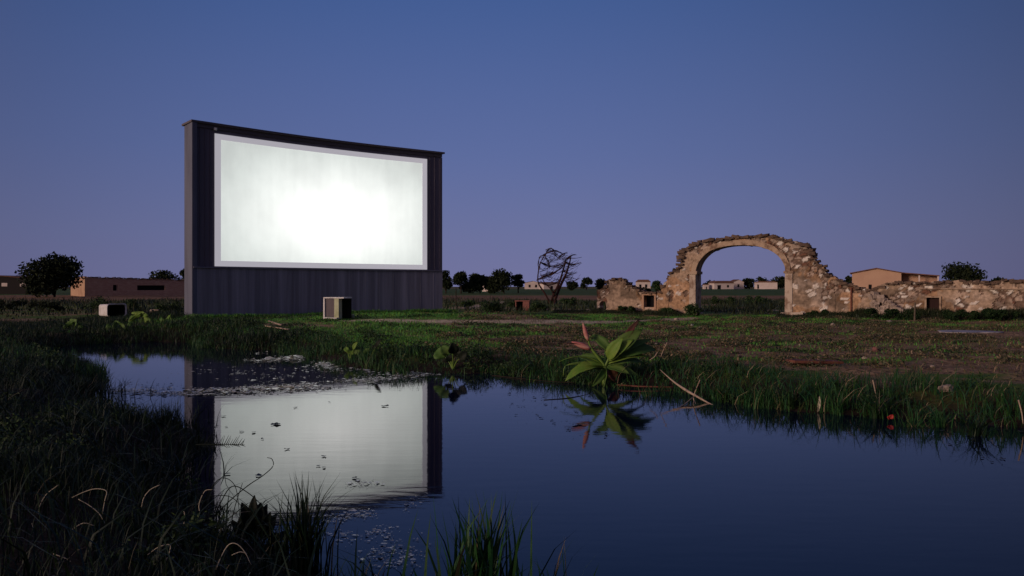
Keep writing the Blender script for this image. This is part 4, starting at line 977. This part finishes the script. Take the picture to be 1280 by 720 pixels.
# ------------------------------------------------------------------ broad leaved plants
def leaf_mesh(b, p0, p1, width, droop=.1, fold=.12, nseg=9, up=(0, 0, 1), tipx=1.0):
    """one blade-shaped leaf from p0 to p1 bending down by droop, folded along its midrib"""
    p0, p1 = np.array(p0, float), np.array(p1, float); d = p1 - p0; L = np.linalg.norm(d); u = d / L
    side = np.cross(u, np.array(up, float)); side /= (np.linalg.norm(side) + 1e-9); nr = np.cross(side, u)
    V = []; F = []
    for i in range(nseg + 1):
        t = i / nseg; w_ = width / 2 * (math.sin(math.pi * t ** .85) ** .8 if 0 < t < 1 else 0.0) + .002
        c = p0 + d * t + nr * droop * L * (4 * t * (1 - t)) ; wv = .04 * width * math.sin(t * 17)
        for k, a in enumerate((-1, -.5, 0, .5, 1)):
            V.append(c + side * a * w_ + nr * (abs(a) * fold * w_ * 1.6 + wv * a))
    for i in range(nseg):
        for k in range(4): a = i * 5 + k; F.append((a, a + 1, a + 6, a + 5))
    b.raw(V, F)
def thicken(o, t=.004):
    m = o.modifiers.new('thickness', 'SOLIDIFY'); m.thickness = t; return o
YP = 12.9; px0, py0 = 756, 477
pr = at(px0, 476, YP); pr[2] = zg(pr[0], pr[1]) - .03; e = empty('flowering_plant', tuple(pr)); tag(e, 'big leafy plant with two pink buds at the water edge', 'plant')
def Q(px, py, dy=0.): return at(px, py, YP + dy) - pr
hub = Q(756, 459)
b = MB(); P_ = spline([Q(755, 484), Q(755, 470), Q(756, 459), Q(748, 447), Q(739, 435), Q(735, 425)], 5); b.tube(P_, np.linspace(.035, .014, len(P_)), 7)
P_ = spline([hub, Q(760, 450), Q(763, 440), Q(765, 430)], 4); b.tube(P_, np.linspace(.022, .012, len(P_)), 6)
b.build('stem', M['stem'], e, smooth=True)
LV = [((756, 460), (706, 477), .22, .16, 'leaf_broad', -.25, (.0, -.5, 1)), ((757, 459), (723, 446), .22, .10, 'leaf_mid', .25, (0, -.8, 1)), ((757, 459), (699, 452), .06, .15, 'leaf_broad', -.1, (0, 0, 1)),
      ((757, 459), (753, 488), .13, .05, 'leaf_mid', -.2, (1, -.2, .1)), ((758, 458), (806, 455), .22, .12, 'leaf_mid', .2, (0, -.6, 1)), ((758, 459), (787, 468), .18, .06, 'leaf_mid', -.2, (0, -.7, 1)),
      ((763, 447), (803, 412), .25, .10, 'leaf_mid', .05, (-.3, -1, .4)), ((760, 450), (779, 422), .20, .10, 'leaf_broad', -.15, (-.6, -1, .2)), ((764, 440), (740, 418), .16, .1, 'leaf_mid', .2, (0, -1, .5)),
      ((768, 446), (820, 437), .22, .12, 'leaf_mid', .3, (0, -.9, .6)), ((760, 462), (772, 480), .2, .05, 'leaf_red', -.1, (.6, -1, .1)), ((757, 460), (724, 466), .15, .1, 'leaf_mid', .15, (0, -.7, 1)), ((760, 452), (792, 424), .15, .1, 'leaf_broad', -.1, (-.5, -1, .3)), ((760, 455), (812, 446), .12, .12, 'leaf_broad', .1, (0, -.8, 1)), ((757, 459), (716, 461), .10, .14, 'leaf_broad', -.1, (0, -.7, 1)), ((758, 452), (750, 424), .12, .06, 'leaf_mid', .2, (1, -.6, .1)), ((757, 461), (740, 483), .12, .08, 'leaf_mid', -.2, (.6, -.8, .4)), ((760, 460), (800, 472), .11, .12, 'leaf_mid', -.1, (0, -.7, 1)), ((763, 447), (815, 424), .12, .1, 'leaf_mid', .2, (-.3, -1, .5))]
for (a, c, w_, dr, mt, dy, up) in LV:
    b = MB(); leaf_mesh(b, Q(*a), Q(c[0], c[1], dy), w_, dr, .3, up=up); thicken(b.build('leaf', M[mt], e, True))
b = MB(); leaf_mesh(b, Q(772, 436), Q(799, 399, .1), .10, .05, .3, up=(-.3, -1, .2)); thicken(b.build('leaf', M['leaf_red'], e, True))['label'] = 'narrow wine red leaf'
def bud(p0, p1, rad, name='bud'):
    p0, p1 = np.array(p0), np.array(p1); V = []; b = MB(); P_ = [p0 + (p1 - p0) * t for t in np.linspace(0, 1, 9)]
    b.tube(P_, [rad * (.25 + 1.0 * math.sin(math.pi * min(1, t * .9 + .12)) ** .9) * (1 - .15 * t) if t < .99 else .003 for t in np.linspace(0, 1, 9)], 9)
    u = (p1 - p0) / np.linalg.norm(p1 - p0)
    o = b.build(name, M['bud'], e, True); return o
bud(Q(735, 426), Q(728.5, 403), .034); bud(Q(738, 436), Q(714, 427), .042)
b = MB(); leaf_mesh(b, Q(736, 438), Q(705, 430), .085, .1, .3); thicken(b.build('sepal', M['leaf_red'], e, True))
b = MB(); leaf_mesh(b, Q(736, 428), Q(733, 420), .06, .1, .3, up=(0, -1, .2)); thicken(b.build('sepal', M['leaf_mid'], e, True))
b = MB()
for a in ([(757, 458), (740, 452), (712, 455), (704, 462)], [(757, 460), (735, 455), (708, 457), (704, 470)], [(758, 461), (770, 465), (774, 475), (762, 483)]):
    b.tube(spline([Q(*p) for p in a], 5), .007, 5)
b.build('runner', M['stem'], e, True)

BP = 'broad leaved plants on the left bank'
def broad_plant(label, px, py, Y, specs, m='leaf_broad', group=BP, name='broad_leaved_plant'):
    base = at(px, py, Y); base[2] = zg(base[0], base[1]); e = empty(name, tuple(base)); tag(e, label, 'plant', group)
    for (lx, ly, w_, mm) in specs:
        t_ = at(lx, ly, Y + random.uniform(-.2, .2)) - base; L = np.linalg.norm(t_)
        mid = t_ * .45 + np.array([0, 0, .12 * L])
        b = MB(); leaf_mesh(b, mid, t_, w_, .12, .25, up=(random.uniform(-.4, .4), -1, .5)); lf = thicken(b.build('leaf', M[mm or m], e, True))
        b = MB(); b.tube([(0, 0, 0), mid * .6 + np.array([0, 0, .03]), mid], [.012, .009, .007], 5); b.build('stem', M['stem'], e)
broad_plant('bright leafy plant on the left bank right of the white tub', 176, 408, 25, [(168, 392, .45, None), (178, 389, .55, None), (186, 398, .4, None), (160, 402, .35, 'leaf_mid'), (190, 405, .3, 'leaf_mid')])
broad_plant('small bright leafy plant left of the screen foot', 212, 409, 25, [(208, 398, .35, None), (217, 401, .35, None), (222, 407, .3, 'leaf_mid'), (200, 404, .3, 'leaf_mid')])
broad_plant('dull leafy plant at the waterline on the left bank', 150, 418, 23.5, [(140, 409, .4, 'leaf_mid'), (155, 405, .4, 'leaf_mid'), (165, 412, .35, 'leaf_mid'), (132, 415, .35, 'leaf_mid')])
broad_plant('dull leafy plant at the far left of the bank', 92, 415, 24, [(84, 402, .35, 'leaf_mid'), (96, 399, .35, 'leaf_mid'), (104, 408, .3, 'leaf_mid')])
SP = 'leafy plants on the far waterline'
broad_plant('round-leaved plant with one curled leaf below the cabinet', 437, 452, 16.6, [(440, 438, .26, 'leaf_broad'), (432, 434, .10, None), (450, 436, .2, 'leaf_mid'), (447, 427, .08, None)], group=SP)
broad_plant('plant with one tall dark curled leaf on the far waterline', 464, 452, 16.2, [(477, 424, .09, 'leaf_dark'), (470, 430, .10, 'leaf_dark'), (456, 436, .16, 'leaf_mid'), (474, 438, .14, 'leaf_mid')], group=SP)
broad_plant('dark leafed plant below the right corner of the screen', 566, 458, 14.9, [(545, 438, .30, 'leaf_mid'), (552, 432, .22, 'leaf_mid'), (574, 434, .22, 'leaf_dark'), (584, 440, .2, 'leaf_dark'), (566, 428, .2, 'leaf_dark'), (560, 444, .2, 'leaf_dark')], group=SP)

# ------------------------------------------------------------------ single tufts, sticks and blades
def tuft(label, cx, cy, n_, h, spread, wd, m, seed, lean=(.1, .6), group='rush tufts on the banks', z=None, name='grass_tuft', hv=(.5, 1.15), skew=1.):
    r_ = np.random.default_rng(seed); rad = np.abs(r_.normal(0, spread, n_)); a = r_.uniform(0, 2 * np.pi, n_); x = np.cos(a) * rad; y = np.sin(a) * rad * .6
    z0 = zg(cx, cy) if z is None else z
    V, F, rn = blades(x, y, np.full(n_, -.03), h * r_.uniform(*hv, n_), r_.uniform(.6, 1.2, n_) * wd, r_.uniform(*lean, n_), r_.random(n_) ** skew, seed=seed + 1)
    # lean outwards
    o = npmesh(name, V, F, m, attrs={'rnd': rn}); o.location = (cx, cy, z0); return tag(o, label, 'grass tuft', group)
def gp(px, py, z=.05):
    Y = (CAM_Z - z) / ((py - 358) / 1000); return (px - 640) / 1000 * Y, Y
tuft('tall dark rush tuft standing before the screen reflection', *gp(379, 704), 170, .56, .085, .013, M['grass_dark'], 301, (.05, .6), z=.0)
tuft('lower dark rush tuft just left of the tall one before the reflection', *gp(338, 704), 60, .34, .07, .009, M['grass_dark'], 302, (.1, .7), z=.02)
tuft('green rush tuft rising from the bottom edge of the water', *gp(600, 752), 150, .62, .13, .024, M['grass'], 303, (.03, .42), z=-.03, skew=1.2)
tuft('thin green rush tuft at the bottom, right of the larger one', *gp(692, 748), 22, .46, .10, .012, M['grass'], 304, (.1, .6), z=-.03)
tuft('green tuft at the bottom between the floating weed and the rushes', *gp(452, 742), 80, .32, .16, .010, M['grass'], 305, (.1, .6), z=-.02)
tuft('short green tuft among the floating weed at the bottom', *gp(510, 752), 26, .26, .1, .009, M['grass_dark'], 306, (.1, .6), z=-.02)
tuft('bushy dark tussock pointing over the water on the left bank', *gp(108, 492), 420, .42, .28, .012, M['grass_dark'], 307, (.2, .9))
tuft('spiky upright green tuft on the right bank beside the brown stone', *gp(1140, 520, .12), 60, .42, .10, .013, M['grass'], 308, (.1, .7))
tuft('broad green tuft with reddish foot right of the bleached stick', *gp(962, 498, .12), 200, .36, .20, .012, M['grass'], 309, (.1, .6), skew=1.6)
tuft('dark tuft overhanging the water at the right edge', *gp(1255, 540, .12), 220, .40, .24, .012, M['grass'], 310, (.2, .9))
tuft('dark tuft dipping into the water left of the spiky one', *gp(1060, 520, .1), 80, .30, .16, .011, M['grass'], 311, (.2, .9))
tuft('green tuft on the far waterline left of the dark leafed plant', *gp(505, 462, .1), 110, .42, .2, .014, M['grass'], 312, (.1, .6))
tuft('green tuft between the leafy plant and the bleached stick', *gp(815, 486, .1), 110, .32, .2, .012, M['grass'], 313, (.1, .6))
tuft('pale green blades bent over the water left of the leafy plant', *gp(662, 470, .1), 14, .45, .10, .012, M['meadow'], 314, (.5, 1.0), skew=.5)
tuft('spiky dark tuft along the top of the narrow spit on the left', -3.75, 8.75, 260, .34, .20, .010, M['grass_dark'], 316, (.05, .7))
tuft('dark tuft farther left on the same narrow spit', -4.75, 9.15, 300, .30, .22, .010, M['grass_dark'], 317, (.05, .7))
for q_, (px, py, lb) in enumerate([(905, 500, 'spiky tuft bent over the water just right of the bleached stick'), (992, 512, 'spiky tuft at the waterline left of the single upright pale blade'), (1048, 517, 'spiky tuft at the waterline between the pale blade and the red leaf'),
        (1098, 523, 'spiky tuft at the waterline just left of the red leaf'), (1178, 534, 'spiky tuft at the waterline below the brown stone'), (1222, 545, 'spiky tuft at the waterline right of the brown stone')]):
    tuft(lb, *gp(px, py, 0), 46, .40 + .05 * (q_ % 2), .05, .015, M['grass_dark'] if q_ % 2 else M['grass'], 330 + q_, (.2, 1.25), group='spiky tufts along the right waterline', z=-.01)
tuft('dark tuft at the corner where the near bank narrows', *gp(222, 585), 150, .30, .16, .009, M['grass_dark'], 315, (.2, .9))

def stick(label, pts, r0, r1, m, extra=(), cat='stick', name='stick', group=None, k=6):
    base = np.array(pts[0], float); b = MB()
    for P_, a, c in [(pts, r0, r1)] + list(extra):
        S_ = spline([np.array(p, float) - base for p in P_], 5); b.tube(S_, np.linspace(a, c, len(S_)), k)
    o = b.build(name, m, smooth=True); o.location = base; return tag(o, label, cat, group)
A = lambda px, py, Y: at(px, py, Y)
stick('bleached bent stick reaching from the bank into the water', [A(858, 488, 11.4), A(872, 496, 11.1), A(888, 505, 10.9), A(905, 513, 10.4)], .020, .006, M['palewood'], [([A(858, 488, 11.4), A(842, 477, 11.7), A(825, 462, 12.1)], .020, .004)])
stick('forked twig crossing the bleached stick', [A(875, 475, 11.0), A(870, 487, 11.05), A(867, 496, 11.1), A(868, 504, 11.1)], .008, .006, M['palewood'], [([A(867, 496, 11.1), A(850, 509, 10.6), A(818, 523, 9.8)], .008, .003), ([A(868, 500, 11.1), A(864, 512, 10.6)], .006, .003), ([A(868, 500, 11.1), A(872, 511, 10.7)], .006, .003)], cat='twig', name='twig')
stick('long thin driftwood stick lying on the waterline left of the leafy plant', [A(615, 469, 14.35), A(650, 473, 13.8), A(690, 477, 13.3), A(720, 478.5, 13.15)], .007, .006, M['bark'], [([A(774, 472, 13.0), A(765, 482, 12.9), A(748, 490, 12.2), A(715, 497, 11.5), A(680, 500, 11.25)], .014, .006)])
stick('dry reddish stick at the water edge right of the leafy plant', [A(772, 481, 12.7), A(800, 483, 12.5), A(845, 484, 12.5)], .014, .010, M['rust'])
for i, (pts, lb) in enumerate([([(822, 440), (818, 446), (812, 450)], 'short pale twig in the grass right of the leafy plant'), ([(834, 428), (829, 438), (826, 446)], 'upright pale twig in the grass right of the leafy plant'), ([(1053, 470), (1040, 474), (1030, 477)], 'pale straw lying in the right bank grass'),
                               ([(1091, 475), (1094, 489), (1096, 502)], 'thin upright straw left of the brown stone'), ([(1273, 500), (1277, 515), (1279, 530)], 'pale straw at the right edge of the bank')]):
    Y = {0: 13, 1: 13, 2: 12, 3: 10.3, 4: 8.9}[i]; stick(lb, [A(a, c, Y) for a, c in pts], .009, .005, M['palewood'], cat='twig', name='twig')
b = MB(); leaf_mesh(b, (0, 0, 0), (.02, -.01, .21), .03, .1, .3, up=(0, -1, 0)); o = thicken(b.build('straw_leaf', M['straw'], None, True), .003); x_, y_ = gp(1022, 506, .1); o.location = (x_, y_, zg(x_, y_)); tag(o, 'single upright pale blade at the waterline right of the reddish tuft', 'leaf')
b = MB(); leaf_mesh(b, (0, 0, 0), (.03, -.02, .05), .05, .1, .3, up=(0, -1, .3)); leaf_mesh(b, (0, 0, 0), (-.04, -.02, .02), .04, .1, .3, up=(0, -1, .3)); o = thicken(b.build('red_leaf', M['red_leaf_small'], None, True), .003); x_, y_ = gp(1112, 522, .05); o.location = (x_, y_, .04); tag(o, 'small bright red leaf at the right waterline', 'leaf')

# foreground stalks against the reflection
YF = 5.6
stick('long thin curved stalk bending over the screen reflection', [A(262, 652, 5.3), A(285, 628, 5.25), A(310, 607, 5.2), A(328, 595, 5.15), A(341, 583, 5.1), A(340, 574, 5.1), A(334, 572, 5.1)], .004, .002, M['leaf_dark'], name='stalk', cat='stalk')
stick('tangle of thin dark stalks at the left edge of the screen reflection', [A(262, 662, 5.4), A(275, 630, 5.3), A(290, 608, 5.2), A(310, 616, 5.2), A(330, 634, 5.1)], .004, .0025, M['leaf_dark'],
      [([A(250, 640, 5.4), A(272, 600, 5.3), A(293, 606, 5.3), A(300, 645, 5.3)], .003, .002), ([A(285, 680, 5.2), A(292, 640, 5.2), A(303, 604, 5.2)], .004, .002), ([A(262, 620, 5.4), A(290, 622, 5.3), A(316, 650, 5.2)], .003, .002), ([A(270, 670, 5.3), A(268, 640, 5.3), A(280, 612, 5.3)], .003, .002)], name='stalk', cat='stalk')
b = MB(); r_ = random.Random(31); fr0 = A(245, 556, 6.9); fr1 = A(306, 556, 6.6)
P_ = spline([fr0 - fr0, (fr1 - fr0) * .5 + np.array([0, 0, .005]), fr1 - fr0], 6); b.tube(P_, np.linspace(.006, .002, len(P_)), 5)
for k in range(22):
    t = .1 + .85 * k / 21; c = (fr1 - fr0) * t; L = .10 * (1 - .5 * t) * r_.uniform(.6, 1.2)
    b.tube([c, c + np.array([.02 + L * .2, r_.uniform(-.04, .04), L])], [.004, .001], 4); b.tube([c, c + np.array([.02 + L * .2, r_.uniform(-.04, .04), -min(L * .3, c[2] + fr0[2] - .01)])], [.003, .001], 4)
o = b.build('spiky_frond', M['leaf_dark']); o.location = fr0; tag(o, 'small spiky frond lying over the left edge of the reflection', 'frond')
def dark_bushy(label, px, py, Y, specs):
    base = at(px, py, Y); e = empty('dark_leaved_plant', tuple(base)); tag(e, label, 'plant')
    for (lx, ly, w_) in specs:
        t_ = at(lx, ly, Y + random.uniform(-.15, .15)) - base; mid = t_ * .5
        b = MB(); leaf_mesh(b, mid, t_, w_, .1, .3, up=(random.uniform(-.6, .6), -1, random.uniform(0, .6))); thicken(b.build('leaf', M['leaf_dark'], e, True), .002)
        b = MB(); b.tube([(0, 0, 0), mid], [.005, .003], 5); b.build('stem', M['leaf_dark'], e)
dark_bushy('dark silhouetted leafy plant left of the tall rush tuft', 322, 690, 4.95, [(302, 628, .07), (318, 619, .06), (326, 628, .08), (338, 640, .07), (345, 652, .06), (300, 645, .06), (310, 655, .07), (295, 662, .06), (330, 655, .08), (352, 668, .07), (318, 640, .06), (290, 650, .05), (308, 634, .05), (334, 630, .06), (346, 642, .05), (285, 672, .06), (362, 662, .05)])
# pale arching blades in the dark grass
PB = 'pale dry blades arching out of the near bank grass'
arch_b = [([(48, 643), (50, 632), (58, 618), (73, 606)], 'pale blade at the far left of the near bank, curving right'), ([(128, 644), (131, 626), (133, 614), (120, 611), (105, 615), (90, 622)], 'broken-topped pale blade left of centre in the dark grass'),
          ([(131, 654), (124, 642), (112, 632), (98, 624)], 'thin pale blade crossing under the broken-topped one'), ([(90, 662), (104, 654), (118, 657)], 'short low pale blade under the broken-topped one'), ([(177, 634), (180, 622), (188, 612), (200, 606)], 'thin pale blade just left of the pond tip'),
          ([(230, 655), (231, 645), (230, 639)], 'short upright pale blade under the pond tip'), ([(270, 712), (277, 695), (286, 681), (296, 680), (306, 690), (314, 706)], 'tall pale blade arching beside the silhouetted plant'), ([(206, 704), (212, 690), (212, 681), (198, 684), (184, 694)], 'thin bent pale stalk at the bottom, left of the tall arching one'),
          ([(20, 700), (35, 696), (50, 696)], 'pale blade lying near the bottom left corner'), ([(250, 642), (249, 630), (256, 614), (266, 612)], 'pale curved blade at the edge of the reflection'), ([(66, 692), (84, 699), (95, 708)], 'faint pale blade sloping down at the bottom left'),
          ([(41, 668), (41, 660), (40, 654)], 'tiny upright pale stub at the left'), ([(290, 694), (300, 690), (309, 692)], 'short pale blade beside the tall arching one')]
for pts, lb in arch_b:
    Y = 1.42 / ((max(pts[0][1], pts[-1][1]) + 12 - 358) / 1000)
    stick(lb, [A(a, c, Y) for a, c in pts], .0032, .0016, M['straw'], cat='grass blade', name='dry_blade', group=PB, k=4)

# ------------------------------------------------------------------ floating leaves and weed
fl = [(267, 503), (261, 527), (279, 521), (270, 533), (283, 534), (317, 541), (345, 530), (302, 540), (328, 549), (359, 562), (346, 530), (369, 510), (482, 508), (405, 585), (398, 583), (323, 595), (284, 593), (447, 600), (443, 598), (412, 503), (405, 571)]
FG = 'small dark leaves floating on the screen reflection'
def float_leaf(px, py, size, label, group, seed, m='wetleaf'):
    r_ = random.Random(seed); x_, y_ = gp(px, py, 0); n_ = 10; V = []
    for i in range(n_):
        a = 2 * math.pi * i / n_; rr_ = size * (.6 + .5 * r_.random()); V.append((math.cos(a) * rr_, math.sin(a) * rr_ * .8, .004 + r_.uniform(0, .35) * size * (.3 + .7 * abs(math.cos(a)))))
    V.append((0, 0, .006)); F = [(i, (i + 1) % n_, n_) for i in range(n_)]
    o = npmesh('floating_leaf', V, F, M[m]); o.location = (x_, y_, .001); o.rotation_euler = (0, 0, r_.uniform(0, 6)); tag(o, label, 'leaf', group)
for i, (px, py) in enumerate(fl): float_leaf(px, py, random.uniform(.020, .04), 'small dark leaf floating on the screen reflection', FG, i)
float_leaf(345, 531, .075, 'largest dark leaf floating left on the screen reflection', None, 90); float_leaf(481, 508, .06, 'dark leaf floating near the upper right of the reflection', None, 91)
for i, (px, py) in enumerate([(706, 512), (711, 538), (676, 523), (690, 526), (672, 519), (747, 540), (757, 547), (720, 515), (713, 508), (694, 510), (1178, 539), (1188, 556), (1228, 573), (1240, 578), (1253, 574), (1210, 545), (1276, 540), (655, 500), (668, 497), (682, 506), (640, 505)]):
    float_leaf(px, py, random.uniform(.018, .04), 'small dark leaf floating on the open blue water', 'small dark leaves floating on the open water', 100 + i)
float_leaf(724, 531, .085, 'brown curled leaf floating below the leafy plant', None, 130, 'driftwood'); 

def flecks(name, label, zones, m, seed, tilt=.25):
    r = np.random.default_rng(seed); C = []
    for (pts, n_, spread, s0, s1) in zones:
        P_ = np.array(pts, float); seg_ = r.integers(0, len(P_) - 1, n_); t = r.random(n_)[:, None]
        c = P_[seg_] * (1 - t) + P_[seg_ + 1] * t; c[:, 0] += r.normal(0, spread[0], n_); c[:, 1] += r.normal(0, spread[1], n_)
        # clump
        Y = 1600 / (c[:, 1] - 358); X_ = (c[:, 0] - 640) / 1000 * Y; k = fbm(X_ * 2.2 + seed, Y * 2.2, 3) + .3 * fbm(X_ * 9, Y * 9, 2) > .60
        sz = r.uniform(s0, s1, n_) ; C.append(np.column_stack([X_, Y, sz])[k])
    C = np.vstack(C); k = pond_sd(C[:, 0], C[:, 1]) < .05; C = C[k]; n_ = len(C); m_ = 7; C[:, 2] *= r.lognormal(-.25, .55, n_); a = np.linspace(0, 2 * np.pi, m_, endpoint=False)[None] + r.uniform(0, 6, (n_, 1))
    rad = C[:, 2:3] * r.uniform(.45, 1.1, (n_, m_)); el = r.uniform(.3, .9, (n_, 1)); x = C[:, :1] + np.cos(a) * rad; y = C[:, 1:2] + np.sin(a) * rad * el
    tx_, ty_ = r.normal(0, tilt, (n_, 1)), r.normal(0, tilt, (n_, 1)); z = .004 + np.abs(np.cos(a) * rad * tx_ + np.sin(a) * rad * ty_) + r.uniform(0, .003, (n_, 1))
    V = np.stack([x, y, z], -1).reshape(-1, 3); o = npmesh(name, V, (np.arange(n_ * m_), np.arange(n_) * m_), m); tag(o, label, 'pond weed', None, 'stuff')
flecks('floating_weed', 'pale flecks of pond weed floating on the water', [
    ([(130, 488), (235, 492), (320, 487), (400, 482), (470, 474), (545, 466)], 4200, (8, 2.0), .008, .030), ([(240, 490), (320, 488), (400, 483)], 2600, (10, 2.2), .012, .035),
    ([(322, 451), (360, 449), (395, 444)], 900, (12, .7), .02, .05), ([(405, 455), (430, 457), (452, 456)], 700, (6, .9), .02, .05), ([(320, 441), (400, 440), (430, 445)], 300, (8, .8), .02, .04), ([(400, 455), (440, 456), (470, 460), (540, 462)], 900, (12, 4), .014, .04),
    ([(250, 465), (330, 470), (400, 465)], 500, (30, 6), .01, .03), ([(410, 648), (470, 640), (520, 625)], 300, (12, 4), .005, .012), ([(405, 662), (450, 655), (500, 668)], 380, (16, 10), .005, .013),
    ([(470, 700), (500, 690), (520, 705)], 230, (20, 9), .005, .013), ([(440, 607), (470, 604)], 80, (10, 2), .006, .014)], M['duckweed'], 51)
flecks('floating_debris', 'fine dark debris drifting on the water', [([(125, 486), (230, 489), (560, 474)], 1600, (14, 5), .008, .02), ([(650, 505), (700, 515), (740, 545)], 120, (25, 9), .008, .02), ([(520, 450), (560, 470), (640, 485)], 500, (25, 6), .008, .02)], M['wetleaf'], 61)
